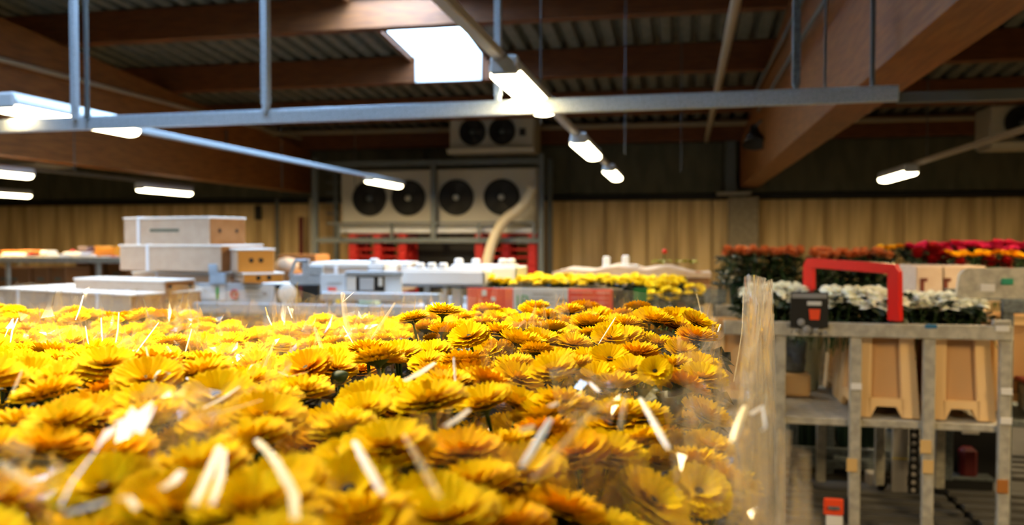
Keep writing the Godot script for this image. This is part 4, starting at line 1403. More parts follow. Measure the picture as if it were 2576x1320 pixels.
func flat_bar(st: SurfaceTool, pts: Array, w: float, th: float, origin: Vector3) -> void:
	var n := pts.size()
	var across: Vector3 = (pts[0] - pts[n - 1])
	across.y = 0
	var side := across.normalized()
	var broad := side.cross(Vector3.UP).normalized()
	var rings := []
	for i in n:
		var tn: Vector3 = (pts[mini(i + 1, n - 1)] - pts[maxi(i - 1, 0)]).normalized()
		var nn := tn.cross(broad).normalized()
		var c: Vector3 = pts[i] - origin
		var ring := []
		for o in [[-1, -1], [1, -1], [1, 1], [-1, 1]]:
			ring.append(c + broad * (o[0] * th / 2 ) + nn * (o[1] * w / 2 * (1.0 if i < 4 or i > 5 else 0.75)))
		rings.append(ring)
	for i in n - 1:
		for k in 4:
			var k2 := (k + 1) % 4
			quad(st, rings[i][k], rings[i][k2], rings[i + 1][k2], rings[i + 1][k])
	quad(st, rings[0][3], rings[0][2], rings[0][1], rings[0][0])
	quad(st, rings[n - 1][0], rings[n - 1][1], rings[n - 1][2], rings[n - 1][3])

# ---------- small blooms in bunches ----------
func bloom(kind: String, col: Color, dark: Color, leaves: int, stem: float) -> Node3D:
	var t := thing(kind, "", "flower")
	var st := mesher()
	if kind == "rose":
		for ring in 3:
			for k in 5:
				var a := TAU * (k + 0.5 * ring) / 5.0
				petal(st, a, 0.05, [0.62, 0.85, 1.0][ring], [0.7, 0.95, 1.1][ring], [0.5, 0.3, 0.05][ring], [0.9, 0.9, 0.9][ring], [-0.1, -0.2, -0.45][ring], 0.1, dark, col)
	elif kind == "white_bloom":
		for ring in 4:
			var n: int = [11, 10, 8, 5][ring]
			for k in n:
				petal(st, TAU * (k + 0.5 * ring) / n, 0.05, [1.0, 0.9, 0.65, 0.35][ring], [0.62, 0.6, 0.55, 0.4][ring], 0.1 * ring, [-0.1, 0.25, 0.42, 0.5][ring], [-0.25, -0.2, -0.1, 0.0][ring], -0.08, dark, col)
	else:
		for ring in 2:
			for k in 13:
				petal(st, TAU * (k + 0.5 * ring) / 13.0, 0.1, [1.0, 0.78][ring], 0.42, 0.05 + 0.12 * ring, [0.18, 0.36][ring], 0.06, 0.05, dark, col)
	build("bloom", st, mats.petal, t)
	st = mesher()
	tube(st, [Vector3(0, 0, 0), Vector3(0.1, -stem * 0.5, 0), Vector3(0, -stem, 0)], 0.09, 5)
	build("stem", st, mats.stem_green, t)
	for k in leaves:
		st = mesher()
		leaf(st, Vector3(0.05, -0.9 - 1.1 * k, 0), rng.randf() * TAU + 2.0 * k, rng.randf_range(2.0, 3.0))
		build("leaf", st, mats.leaf_green, t)
	return t

func bunch(proto: Node3D, spots: Array, size: float, label: String, group: String) -> void:
	var first := not proto.has_meta("used")
	for p in spots:
		var o := proto
		if not first:
			o = proto.duplicate()
			o.name = numbered(stem_name(proto.name))
			add_child(o)
		first = false
		proto.set_meta("used", true)
		tag(o, label, "flower", group)
		o.position = p
		o.basis = (Basis(Vector3.RIGHT, rng.randfn(0.1, 0.2)) * Basis(Vector3.BACK, rng.randfn(0, 0.2)) * Basis(Vector3.UP, rng.randf() * TAU)).scaled(Vector3.ONE * size * rng.randf_range(0.85, 1.15))

func field(x0: float, x1: float, d0: float, d1: float, y: float, step: float, drop := 0.0, lift := 0.015) -> Array:
	var out := []
	var d := d0
	while d <= d1 + 0.001:
		var x := x0
		while x <= x1 + 0.001:
			var e := minf(minf(x - x0, x1 - x), minf(d - d0, d1 - d)) / step
			out.append(Vector3(x + rng.randf_range(-0.3, 0.3) * step, y + rng.randf_range(-lift, lift) - drop * maxf(0.0, 1.0 - e), -d + rng.randf_range(-0.3, 0.3) * step))
			x += step
		d += step
	return out

func right_goods() -> void:
	var white := bloom("white_bloom", Color(0.90, 0.92, 0.80), Color(0.74, 0.80, 0.55), 4, 9.0)
	bunch(white, field(0.34, 0.66, 4.40, 4.75, 1.385, 0.034, 0.03), 0.027, "small white flower in the left bunch behind the picture card", "white flowers left of the red hoop")
	bunch(white, field(0.68, 1.02, 4.15, 4.50, 1.385, 0.034, 0.04), 0.027, "small white flower in the bunch under the red hoop", "white flowers under the red hoop")
	bunch(white, field(1.05, 1.41, 4.22, 4.55, 1.36, 0.034, 0.02), 0.026, "small white flower in the flat bunch right of the red hoop", "white flowers right of the red hoop")
	var orange := bloom("rose", Color(0.66, 0.20, 0.07), Color(0.60, 0.26, 0.10), 6, 10.0)
	bunch(orange, field(0.348, 0.896, 6.2, 6.6, 1.536, 0.062, 0.0, 0.02), 0.036, "orange red rose in the left bunch by the concrete column", "orange roses, left bunch")
	bunch(orange, field(0.968, 1.424, 6.2, 6.6, 1.521, 0.062, 0.0, 0.02), 0.036, "orange red rose in the bunch seen above the red hoop", "orange roses, right bunch")
	var gold := bloom("gerbera", Color(0.90, 0.42, 0.01), Color(0.72, 0.25, 0.01), 2, 9.0)
	bunch(gold, field(1.435, 1.611, 6.4, 6.6, 1.576, 0.06), 0.034, "golden orange gerbera in the small bunch beside the roses", "golden gerberas beside the roses")
	var red := bloom("gerbera", Color(0.80, 0.03, 0.10), Color(0.55, 0.02, 0.06), 2, 9.0)
	bunch(red, field(1.681, 2.438, 6.2, 6.75, 1.590, 0.068, 0.02, 0.02), 0.042, "crimson gerbera in the wide bank at the right edge", "crimson gerberas at the right edge")
	bunch(gold, field(1.667, 2.114, 5.6, 5.8, 1.545, 0.06), 0.032, "orange gerbera in the row below the crimson ones", "orange gerberas below the crimson ones")
	var wine := bloom("rose", Color(0.28, 0.01, 0.01), Color(0.16, 0.0, 0.0), 1, 8.0)
	bunch(wine, [Vector3(1.567, 1.549, -5.700), Vector3(1.607, 1.511, -5.700), Vector3(1.556, 1.478, -5.700), Vector3(1.485, 1.523, -5.700), Vector3(1.661, 1.479, -5.700), Vector3(1.711, 1.473, -5.600), Vector3(1.880, 1.479, -5.600), Vector3(1.936, 1.474, -5.600)], 0.05, "dark wine red rose among the right hand bunches", "dark red roses")
	# what they stand in
	var tb: Node3D = null
	for p in [[1880, 6.4, "left bunch of orange roses"], [1985, 6.4, "second bunch of orange roses"], [2110, 6.4, "roses above the red hoop"], [2205, 6.4, "roses right above the red hoop"], [2262, 6.5, "golden gerberas"]]:
		var c := Vector3(0, 0, 0)
		var x := 0.0
		x = {1880: 0.488, 1985: 0.785, 2110: 1.131, 2205: 1.389, 2262: 1.588}[p[0]]
		c = Vector3(x, 0.98, -float(p[1]))
		var lab: String = "teal bucket that holds the " + p[2]
		if tb == null:
			tb = thing("flower_bucket", lab, "bucket", c)
			var st := mesher()
			lathe(st, [Vector2(0, 0), Vector2(0.10, 0.0), Vector2(0.135, 0.33), Vector2(0.145, 0.33), Vector2(0.145, 0.345), Vector2(0.125, 0.345), Vector2(0.09, 0.02), Vector2(0, 0.02)], 20)
			build("bucket", st, mats.bucket_teal, tb)
		else:
			copy_of(tb, c, 0.0, lab)
	trolley("trolley under the teal buckets of roses", 0.45, 2.05, 6.05, 6.95, [0.48, 1.2, 2.02], 0.97, [0.98], "frame_steel")
	# cartons with slots, beside the red hoop
	var k := 0
	for p in [[Vector3(1.449, 1.316, -5.300), 0.16], [Vector3(1.564, 1.318, -5.300), 0.11], [Vector3(1.680, 1.319, -5.300), 0.14]]:
		var lab: String = ["pale carton with a slot, just right of the red hoop", "narrow pale carton with a slot, the middle one of three", "wide pale carton, third from the red hoop"][k]
		var t := thing("slotted_carton", lab, "carton", p[0] + Vector3(0, -0.30, 0))
		var w: float = p[1]
		var st := mesher()
		box(st, Vector3(0, 0.235, -0.2), Vector3(w, 0.47, 0.4), 0.006)
		build("body", st, mats.card_pale, t)
		st = mesher()
		box(st, Vector3(-w * 0.28, 0.35, 0.001), Vector3(0.022, 0.10, 0.006), 0.001)
		box(st, Vector3(-w * 0.28 + 0.014, 0.39, 0.001), Vector3(0.03, 0.02, 0.006), 0.001)
		build("slot", st, mats.slot_brown, t)
		k += 1
	var lc := thing("long_carton", "long pale carton lying below the orange gerberas", "carton", Vector3(1.821, 1.328, -5.450))
	part_box(lc, "body", Vector3(1.809, 1.362, -5.650), Vector3(0.196, 0.189, 0.400), "card_pale", 0.006)
	trolley("trolley at the right edge that holds the slotted cartons and gerberas", 1.5, 3.3, 5.3, 6.0, [1.55, 2.4, 3.2], 0.95, [1.0], "worn_alu")
	# trolley cut by the right edge, with its rounded grey end plate and green tag
	var e := trolley("grey trolley cut off by the right edge, with a rounded end plate", 1.47, 2.6, 4.25, 5.1, [1.50, 2.1, 2.55], 1.335, [0.80], "frame_steel")
	var st := mesher()
	var pl := []
	for a in 7:
		pl.append(Vector2(-0.15 + 0.05 * (1 - cos(a * PI / 12.0)), 0.03 + 0.05 * sin(a * PI / 12.0)))
	pl.append(Vector2(0.32, 0.085))
	pl.append(Vector2(0.32, -0.06))
	pl.append(Vector2(-0.16, -0.06))
	prism(st, pl, 0.03, Transform3D(Basis(), Vector3(1.437, 1.431, -4.250) - e.position))
	build("end_plate", st, mats.worn_alu, e)
	part_box(e, "paper", Vector3(1.411, 1.420, -4.247), Vector3(0.061, 0.034, 0.003), "label_white", 0.001)
	part_box(e, "green_tag", Vector3(1.492, 1.450, -4.243), Vector3(0.050, 0.030, 0.006), "label_teal", 0.002)
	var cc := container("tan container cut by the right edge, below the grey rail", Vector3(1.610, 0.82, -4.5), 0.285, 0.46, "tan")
	cc.set_meta("category", "container")
	var rr := thing("flower_box", "red topped box low at the right picture edge", "box", Vector3(1.66, 0.82, -4.33))
	part_box(rr, "body", Vector3(1.66, 0.90, -4.33), Vector3(0.14, 0.14, 0.1), "frame_steel", 0.01)
	part_box(rr, "lid", Vector3(1.66, 0.98, -4.33), Vector3(0.16, 0.02, 0.12), "dark_red", 0.004)

# ---------- the middle: yellow flowers, printed plates, white trays ----------
func middle_trolley() -> void:
	var t := trolley("pale trolley across the middle with printed plates on its front", -3.30, -1.30, 4.75, 5.6, [-3.25, -2.52, -1.95, -1.33], 1.215, [1.2, 0.72], "galvanised")
	t.set_meta("category", "trolley")
	trolley("trolley in the middle that holds the yellow flowers and the red carton", -1.27, 0.15, 4.78, 5.6, [-1.24, -0.5, 0.12], 1.17, [1.16, 0.7], "galvanised")
	# yellow flowers of the second row
	var y := bloom("small_chrysanthemum", Color(0.90, 0.72, 0.03), Color(0.80, 0.50, 0.01), 2, 7.0)
	bunch(y, field(-1.16, 0.02, 4.95, 5.45, 1.385, 0.058, 0.0, 0.018), 0.034, "yellow flower in the far bed behind the red and grey carton", "yellow flowers behind the printed carton")
	bunch(y, field(-0.18, 0.13, 4.86, 4.98, 1.355, 0.055, 0.02, 0.02), 0.034, "yellow flower spilling over the right end, beside the green tag", "yellow flowers at the right end of the far bed")
	bunch(y, field(-0.16, 0.0, 4.83, 4.85, 1.30, 0.05, 0.0, 0.015), 0.032, "yellow flower hanging low beside the green tag", "low yellow flowers beside the green tag")
	var far_film := thing("film_sleeve", "dark folded film hanging under the far yellow flowers, beside the green tag", "sleeve", Vector3(0.03, 1.2, -4.84))
	var st := mesher()
	for k in 10:
		var a := k / 10.0
		var b := (k + 1) / 10.0
		quad(st, Vector3(-0.12 + 0.24 * a, -0.02 - 0.02 * sin(a * 9), 0.03 * sin(a * 12)), Vector3(-0.12 + 0.24 * b, -0.02 - 0.02 * sin(b * 9), 0.03 * sin(b * 12)), Vector3(-0.14 + 0.26 * b, 0.12, 0.02 * cos(b * 9)), Vector3(-0.14 + 0.26 * a, 0.12, 0.02 * cos(a * 9)))
	build("film", st, mats.film_milky, far_film)
	# long printed carton
	var c := thing("printed_carton", "long flat carton printed red, grey and red, in front of the far yellow flowers", "carton", Vector3(-0.80, 1.21, -4.78))
	part_box(c, "body", Vector3(-0.779, 1.286, -4.810), Vector3(0.912, 0.146, 0.100), "print_black", 0.003)
	part_box(c, "red_panel", Vector3(-1.096, 1.287, -4.757), Vector3(0.278, 0.143, 0.010), "print_orange", 0.001)
	part_box(c, "grey_panel", Vector3(-0.796, 1.289, -4.757), Vector3(0.323, 0.141, 0.010), "print_grey_light", 0.001)
	part_box(c, "red_panel", Vector3(-0.507, 1.299, -4.757), Vector3(0.256, 0.123, 0.010), "print_red", 0.001)
	for q in [[1214, 1226, 730, 744], [1234, 1246, 748, 756]]:
		pass
	part_box(c, "fleck", Vector3(-1.131, 1.331, -4.750), Vector3(0.029, 0.035, 0.004), "print_light", 0.001)
	part_box(c, "fleck", Vector3(-1.076, 1.297, -4.750), Vector3(0.024, 0.021, 0.004), "print_light", 0.001)
	letters("logo", "JR", 0.066, mats.print_mint, c, Transform3D(Basis(), Vector3(-0.902, 1.284, -4.745) - c.position - Vector3(0, 0.0, 0)))
	for q in [Vector3(-0.780, 1.329, -4.750), Vector3(0.121, 0.007, 0.003), Vector3(-0.782, 1.300, -4.750), Vector3(0.138, 0.005, 0.003), Vector3(-0.783, 1.273, -4.750), Vector3(0.117, 0.007, 0.003), Vector3(-0.750, 1.231, -4.750), Vector3(0.191, 0.005, 0.003), Vector3(-0.669, 1.292, -4.750), Vector3(0.056, 0.023, 0.003)]:
		pass
	part_box(c, "print_line", Vector3(-0.780, 1.329, -4.750), Vector3(0.121, 0.007, 0.003), "print_grey", 0.0005)
	part_box(c, "print_line", Vector3(-0.782, 1.300, -4.750), Vector3(0.138, 0.005, 0.003), "print_grey", 0.0005)
	part_box(c, "print_line", Vector3(-0.783, 1.273, -4.750), Vector3(0.117, 0.007, 0.003), "print_grey", 0.0005)
	part_box(c, "print_line", Vector3(-0.750, 1.232, -4.750), Vector3(0.191, 0.007, 0.003), "print_grey", 0.0005)
	part_box(c, "print_block", Vector3(-0.669, 1.292, -4.750), Vector3(0.056, 0.023, 0.003), "print_grey", 0.0005)
	part_box(c, "print_line", Vector3(-0.558, 1.343, -4.750), Vector3(0.128, 0.007, 0.003), "print_pink", 0.0005)
	part_box(c, "print_line", Vector3(-0.432, 1.342, -4.750), Vector3(0.079, 0.011, 0.003), "print_pink", 0.0005)
	part_box(c, "print_line", Vector3(-0.508, 1.310, -4.750), Vector3(0.219, 0.005, 0.003), "print_pink", 0.0005)
	part_box(c, "print_line", Vector3(-0.510, 1.283, -4.750), Vector3(0.215, 0.005, 0.003), "print_pink", 0.0005)
	part_box(c, "print_line", Vector3(-0.522, 1.260, -4.750), Vector3(0.192, 0.005, 0.003), "print_pink", 0.0005)
	var g := thing("green_tag", "plain green card hanging right of the long printed carton", "card", Vector3(-0.221, 1.220, -4.740))
	part_box(g, "card", Vector3(-0.221, 1.295, -4.743), Vector3(0.076, 0.149, 0.006), "print_green", 0.001)
	var fp := thing("film_bag", "crumpled white bag below the green card", "bag", Vector3(-0.177, 1.169, -4.720))
	st = mesher()
	lathe(st, [Vector2(0, 0), Vector2(0.05, 0.0), Vector2(0.065, 0.04), Vector2(0.05, 0.08), Vector2(0.02, 0.1)], 9, Transform3D(Basis(), Vector3.ZERO), false)
	build("bag", st, mats.card_white, fp)
	var tb := thing("tan_box", "tan box end with a brown mark, right of the far yellow flowers", "box", Vector3(0.032, 1.144, -4.900))
	part_box(tb, "body", Vector3(0.018, 1.184, -5.050), Vector3(0.131, 0.173, 0.300), "card_tan", 0.005)
	part_box(tb, "mark", Vector3(0.058, 1.196, -4.897), Vector3(0.022, 0.037, 0.004), "slot_brown", 0.001)
	# long flat carton with a curled lid, behind the yellow flowers
	var l := thing("long_carton", "long flat tan carton with a curled pale lid, behind the far yellow flowers", "carton", Vector3(-0.325, 1.317, -5.750))
	part_box(l, "body", Vector3(-0.327, 1.363, -6.000), Vector3(1.045, 0.104, 0.500), "card_tan", 0.006)
	st = mesher()
	var prev := []
	for k in 13:
		var f := k / 12.0
		var x := lerpf(-0.875, 0.204, f)
		var z := 0.035 * sin(f * PI) * 0.9 + 0.012 * sin(f * 19.0)
		var line := [Vector3(x, 1.417 - 0.03, -5.72) - l.position, Vector3(x, 1.417 + z, -5.72) - l.position, Vector3(x, 1.417 + z * 1.3, -6.2) - l.position]
		if k > 0:
			quad(st, prev[0], line[0], line[1], prev[1])
			quad(st, prev[1], line[1], line[2], prev[2])
		prev = line
	build("lid", st, mats.card_pale, l)
	trolley("trolley behind the far yellow flowers that holds the long tan carton", -0.85, 0.30, 5.68, 6.0, [-0.8, 0.25], 1.25, [1.31], "frame_steel")
	var n := 0
	for p in [Vector3(-0.513, 1.458, -5.900), Vector3(-0.379, 1.465, -5.900)]:
		var lab: String = ["white peg upright on the long tan carton, left one", "white peg upright on the long tan carton, right one"][n]
		var q := thing("foam_peg", lab, "peg", p)
		part_box(q, "peg", p + Vector3(0, 0.03, 0), Vector3(0.05, 0.075, 0.05), "foam_white", 0.008)
		part_box(q, "foot", p + Vector3(0.03, -0.005, 0), Vector3(0.12, 0.02, 0.06), "foam_white", 0.005)
		n += 1
	var lf := thing("leaf_bundle", "yellow green leaves with a red bead, lying on the long tan carton", "leaves", Vector3(-0.059, 1.478, -5.900))
	st = mesher()
	for k in 7:
		leaf(st, Vector3(-0.14 + 0.045 * k, 0.01, 0.02 * (k % 3)), k * 1.3, 0.10)
	build("leaf", st, mats.leaf_lime, lf)
	st = mesher()
	lathe(st, [Vector2(0, -0.018), Vector2(0.013, -0.012), Vector2(0.018, 0), Vector2(0.013, 0.012), Vector2(0, 0.018)], 12, Transform3D(Basis(), Vector3(-0.109, 1.561, -5.900) - lf.position))
	build("bead", st, mats.print_red, lf)
	st = mesher()
	tube(st, [Vector3(-0.109, 1.556, -5.900) - lf.position, Vector3(-0.114, 1.483, -5.900) - lf.position], 0.004, 5)
	build("stalk", st, mats.stem_green, lf)
	# white plastic trays with stacking pegs
	white_tray("white tray with tall pegs in the middle, set on thin legs", Vector3(-1.420, 1.408, -5.030), Vector3(0.531, 0.089, 0.360), [0.05, 0.22, 0.36, 0.5], 0.055)
	white_tray("white tray right of the middle one, lapping over the yellow flowers", Vector3(-1.212, 1.426, -5.230), Vector3(0.434, 0.090, 0.360), [0.12, 0.38, 0.78, 0.9], 0.06)
	white_tray("low white tray with one peg, left of the middle one", Vector3(-1.824, 1.456, -4.925), Vector3(0.108, 0.058, 0.250), [0.3], 0.05)
	var lg := thing("tray_stand", "pale metal stand with thin legs under the white trays", "stand", Vector3(-1.5, 1.2, -4.95))
	part_box(lg, "leg", Vector3(-1.533, 1.272, -4.915), Vector3(0.033, 0.174, 0.030), "galvanised")
	part_box(lg, "leg", Vector3(-1.415, 1.273, -4.915), Vector3(0.030, 0.173, 0.030), "galvanised")
	part_box(lg, "leg", Vector3(-1.341, 1.288, -4.925), Vector3(0.063, 0.200, 0.050), "galvanised")
	part_box(lg, "top_bar", Vector3(-1.427, 1.364, -5.090), Vector3(0.546, 0.024, 0.340), "galvanised")
	var wl := thing("flat_carton", "wide flat carton with a pale lid, behind the bracket and white trays", "carton", Vector3(-2.124, 1.376, -5.400))
	part_box(wl, "body", Vector3(-2.197, 1.366, -5.600), Vector3(0.617, 0.173, 0.400), "card_pale", 0.01)
	part_box(wl, "lid", Vector3(-2.201, 1.467, -5.600), Vector3(0.662, 0.038, 0.440), "card_white", 0.012)
	part_box(wl, "strap", Vector3(-2.330, 1.433, -5.375), Vector3(0.029, 0.060, 0.010), "strap_white", 0.002)
	# panels and display frames
	var pn := thing("notice_panel", "white notice panel with a red smudge, left of the dark framed display", "panel", Vector3(-2.097, 1.302, -4.790))
	part_box(pn, "sheet", Vector3(-2.097, 1.367, -4.795), Vector3(0.167, 0.130, 0.010), "panel_white", 0.001)
	part_box(pn, "smudge", Vector3(-2.103, 1.340, -4.787), Vector3(0.057, 0.022, 0.003), "print_pink_red", 0.001)
	part_box(pn, "text_line", Vector3(-2.090, 1.377, -4.787), Vector3(0.094, 0.007, 0.003), "print_grey_light", 0.0005)
	var dp := thing("display_frame", "pale framed display with a dark opening and a grey card inside", "frame", Vector3(-1.881, 1.311, -4.780))
	part_box(dp, "panel", Vector3(-1.838, 1.378, -4.808), Vector3(0.359, 0.136, 0.015), "panel_white", 0.002)
	part_box(dp, "opening", Vector3(-1.857, 1.375, -4.795), Vector3(0.180, 0.090, 0.010), "print_black", 0.001)
	part_box(dp, "card", Vector3(-1.877, 1.374, -4.788), Vector3(0.092, 0.078, 0.006), "print_grey_light", 0.001)
	part_box(dp, "card", Vector3(-1.789, 1.387, -4.788), Vector3(0.028, 0.053, 0.006), "print_light", 0.001)
	part_box(dp, "card", Vector3(-1.977, 1.371, -4.788), Vector3(0.060, 0.080, 0.006), "label_white", 0.001)
	part_box(dp, "upper_edge", Vector3(-1.832, 1.439, -4.795), Vector3(0.368, 0.024, 0.020), "galvanised", 0.002)
	var ld := thing("metal_ledge", "pale metal ledge under the notice panel and display", "ledge", Vector3(-1.749, 1.289, -4.700))
	part_box(ld, "ledge", Vector3(-1.782, 1.299, -4.780), Vector3(0.753, 0.046, 0.080), "galvanised", 0.004)
	part_box(ld, "yellow_dot", Vector3(-2.041, 1.268, -4.737), Vector3(0.034, 0.029, 0.004), "label_yellow", 0.001)
	part_box(ld, "sticker", Vector3(-2.094, 1.265, -4.737), Vector3(0.041, 0.034, 0.004), "frame_steel", 0.001)
	# black box with a white disc
	var bb := thing("black_box", "black box behind a round white disc, left of the notice panel", "box", Vector3(-2.295, 1.239, -4.800))
	part_box(bb, "body", Vector3(-2.349, 1.298, -4.860), Vector3(0.294, 0.129, 0.120), "print_black", 0.004)
	part_box(bb, "red_edge", Vector3(-2.316, 1.319, -4.797), Vector3(0.021, 0.079, 0.004), "dark_red", 0.001)
	var dc := thing("round_disc", "round white disc standing before the black box", "disc", Vector3(-2.387, 1.241, -4.760))
	st = mesher()
	lathe(st, [Vector2(0, 0.008), Vector2(0.056, 0.008), Vector2(0.06, 0.004), Vector2(0.06, -0.004), Vector2(0.056, -0.008), Vector2(0, -0.008)], 28, Transform3D(Basis(Vector3.RIGHT, PI / 2), Vector3(-2.387, 1.310, -4.760) - dc.position))
	build("disc", st, mats.card_white, dc)
	part_box(dc, "foot", Vector3(-2.385, 1.246, -4.775), Vector3(0.085, 0.020, 0.030), "frame_steel", 0.002)
	# bracket with a window in it
	var br := thing("metal_bracket", "pale metal bracket with an open triangle, standing over the black box", "bracket", Vector3(-2.308, 1.361, -4.830))
	part_box(br, "plate", Vector3(-2.303, 1.394, -4.840), Vector3(0.209, 0.065, 0.020), "galvanised", 0.003)
	part_box(br, "upright", Vector3(-2.300, 1.469, -4.840), Vector3(0.048, 0.095, 0.020), "galvanised", 0.003)
	part_box(br, "top_bar", Vector3(-2.326, 1.511, -4.840), Vector3(0.096, 0.020, 0.020), "galvanised", 0.003)
	st = mesher()
	beam(st, Vector3(-2.407, 1.412, -4.840) - br.position, Vector3(-2.371, 1.513, -4.840) - br.position, 0.02, 0.018, 0.002)
	build("slant_bar", st, mats.galvanised, br)
	part_box(br, "shoulder", Vector3(-2.231, 1.449, -4.840), Vector3(0.096, 0.065, 0.020), "galvanised", 0.003)
	# the row of plates at the left
	var pr := thing("plate_row", "grey printed plate row with a red round emblem, at the left of the middle trolley", "plate", Vector3(-2.811, 1.226, -4.800))
	part_box(pr, "plate", Vector3(-2.789, 1.300, -4.810), Vector3(0.619, 0.136, 0.020), "print_grey_light", 0.002)
	part_box(pr, "white_label", Vector3(-2.971, 1.305, -4.797), Vector3(0.145, 0.081, 0.004), "label_white", 0.001)
	part_box(pr, "green_stripe", Vector3(-2.886, 1.304, -4.797), Vector3(0.014, 0.076, 0.004), "print_lime", 0.001)
	part_box(pr, "white_label", Vector3(-2.851, 1.307, -4.797), Vector3(0.039, 0.101, 0.004), "label_white", 0.001)
	st = mesher()
	var ring := []
	for k in 21:
		var a := 0.7 + (TAU - 1.4) * k / 20.0
		ring.append(Vector3(-2.763, 1.298, -4.790) - pr.position + Vector3(cos(a) * 0.024, sin(a) * 0.026, 0))
	tube(st, ring, 0.008, 6)
	build("emblem", st, mats.print_rose, pr)
	part_box(pr, "emblem_bar", Vector3(-2.752, 1.298, -4.793), Vector3(0.033, 0.015, 0.005), "print_rose", 0.001)
	part_box(pr, "text_line", Vector3(-2.641, 1.336, -4.796), Vector3(0.106, 0.008, 0.003), "print_grey", 0.0005)
	part_box(pr, "text_line", Vector3(-2.621, 1.315, -4.796), Vector3(0.147, 0.005, 0.003), "print_grey", 0.0005)
	part_box(pr, "text_line", Vector3(-2.632, 1.287, -4.796), Vector3(0.115, 0.005, 0.003), "print_grey", 0.0005)
	part_box(pr, "text_block", Vector3(-2.558, 1.302, -4.796), Vector3(0.033, 0.018, 0.003), "print_grey", 0.0005)
	var lb := thing("metal_bracket", "pale blue grey stepped bracket in front of the carton ends", "bracket", Vector3(-2.880, 1.368, -4.780))
	part_box(lb, "low_plate", Vector3(-2.877, 1.397, -4.788), Vector3(0.111, 0.068, 0.015), "panel_blue", 0.002)
	part_box(lb, "tall_plate", Vector3(-2.909, 1.456, -4.788), Vector3(0.058, 0.066, 0.015), "panel_blue", 0.002)
	# things on the shelf below the rail
	var i := 0
	for q in [["brown carton low under the middle trolley rail", Vector3(-2.687, 0.998, -5.000), Vector3(0.28, 0.16, 0.3), "card_tan"], ["orange brown carton low under the rail, right one", Vector3(-2.806, 0.989, -5.050), Vector3(0.12, 0.15, 0.2), "card_orange"], ["white carton low behind the back edge of the flowers, left one", Vector3(-2.337, 1.006, -5.000), Vector3(0.32, 0.16, 0.3), "card_white"], ["white carton low behind the back edge of the flowers, under the display", Vector3(-1.822, 1.019, -5.000), Vector3(0.40, 0.13, 0.3), "card_white"], ["pale green bag low under the metal ledge", Vector3(-1.903, 1.028, -4.900), Vector3(0.11, 0.24, 0.1), "bag_green"], ["dark carton low at the left under the rail", Vector3(-3.090, 0.988, -5.000), Vector3(0.3, 0.15, 0.3), "card_brown"]]:
		var bx := thing("low_carton", q[0], "carton", q[1] - Vector3(0, 0.0, 0))
		var sz: Vector3 = q[2]
		st = mesher()
		box(st, Vector3(0, sz.y / 2, 0), sz, 0.008)
		build("body", st, mats[q[3]], bx)
		st = mesher()
		box(st, Vector3(0, sz.y + 0.002, 0), Vector3(sz.x * 0.25, 0.004, sz.z), 0.001)
		build("tape", st, mats.strap_white, bx)
		i += 1

func white_tray(label: String, c: Vector3, size: Vector3, pegs: Array, tall: float) -> void:
	var t := thing("white_tray", label, "tray", c - Vector3(0, size.y / 2, 0))
	var st := mesher()
	var h := size.y / 2
	box(st, Vector3(0, h, size.z / 2 - 0.008), Vector3(size.x, size.y, 0.016), 0.005)
	box(st, Vector3(0, h, -size.z / 2 + 0.008), Vector3(size.x, size.y, 0.016), 0.005)
	for s in [-1, 1]:
		box(st, Vector3(s * (size.x / 2 - 0.008), h, 0), Vector3(0.016, size.y, size.z), 0.005)
	box(st, Vector3(0, 0.008, 0), Vector3(size.x, 0.016, size.z), 0.004)
	build("tray", st, mats.foam_white, t)
	for f in pegs:
		st = mesher()
		box(st, Vector3((f - 0.5) * size.x, size.y + tall / 2 - 0.005, size.z / 2 - 0.04), Vector3(0.05, tall, 0.05), 0.010)
		build("peg", st, mats.foam_white, t)
	st = mesher()
	box(st, Vector3(0, size.y + 0.006, size.z / 2 - 0.06), Vector3(size.x * 0.96, 0.022, 0.10), 0.006)
	build("rim", st, mats.foam_white, t)

# ---------- cartons on the left ----------
func carton(label: String, corner: Vector3, size: Vector3, turn: float, holes: float, strap: float, body := "card_pale", end := "card_end", group := "") -> Node3D:
	# corner: the bottom corner nearest the viewer, right end of the long side; size: length, height, width
	var t := thing("flower_carton", label, "carton", corner, turn, group)
	var st := mesher()
	box(st, Vector3(-size.x / 2, size.y / 2, -size.z / 2), size, 0.004)
	build("body", st, mats[body], t)
	st = mesher()
	box(st, Vector3(-size.x / 2, size.y - 0.004, -size.z / 2), Vector3(size.x + 0.012, 0.014, size.z + 0.012), 0.004)
	build("lid", st, mats.card_white, t)
	st = mesher()
	box(st, Vector3(0.001, size.y / 2, -size.z / 2), Vector3(0.004, size.y * 0.96, size.z * 0.97), 0.001)
	build("end_panel", st, mats[end], t)
	for s in [-1.0, 1.0]:
		st = mesher()
		lathe(st, [Vector2(0, 0.001), Vector2(0.014, 0.001), Vector2(0.015, 0.0)], 14, Transform3D(Basis(Vector3.BACK, -PI / 2), Vector3(0.004, size.y * 0.52, -size.z / 2 + s * holes / 2)))
		build("hand_hole", st, mats.print_black, t)
	if strap > 0:
		st = mesher()
		box(st, Vector3(-size.x * strap, size.y / 2, -size.z / 2), Vector3(0.022, size.y + 0.012, size.z + 0.014), 0.002)
		build("strap", st, mats.strap_white, t)
	return t

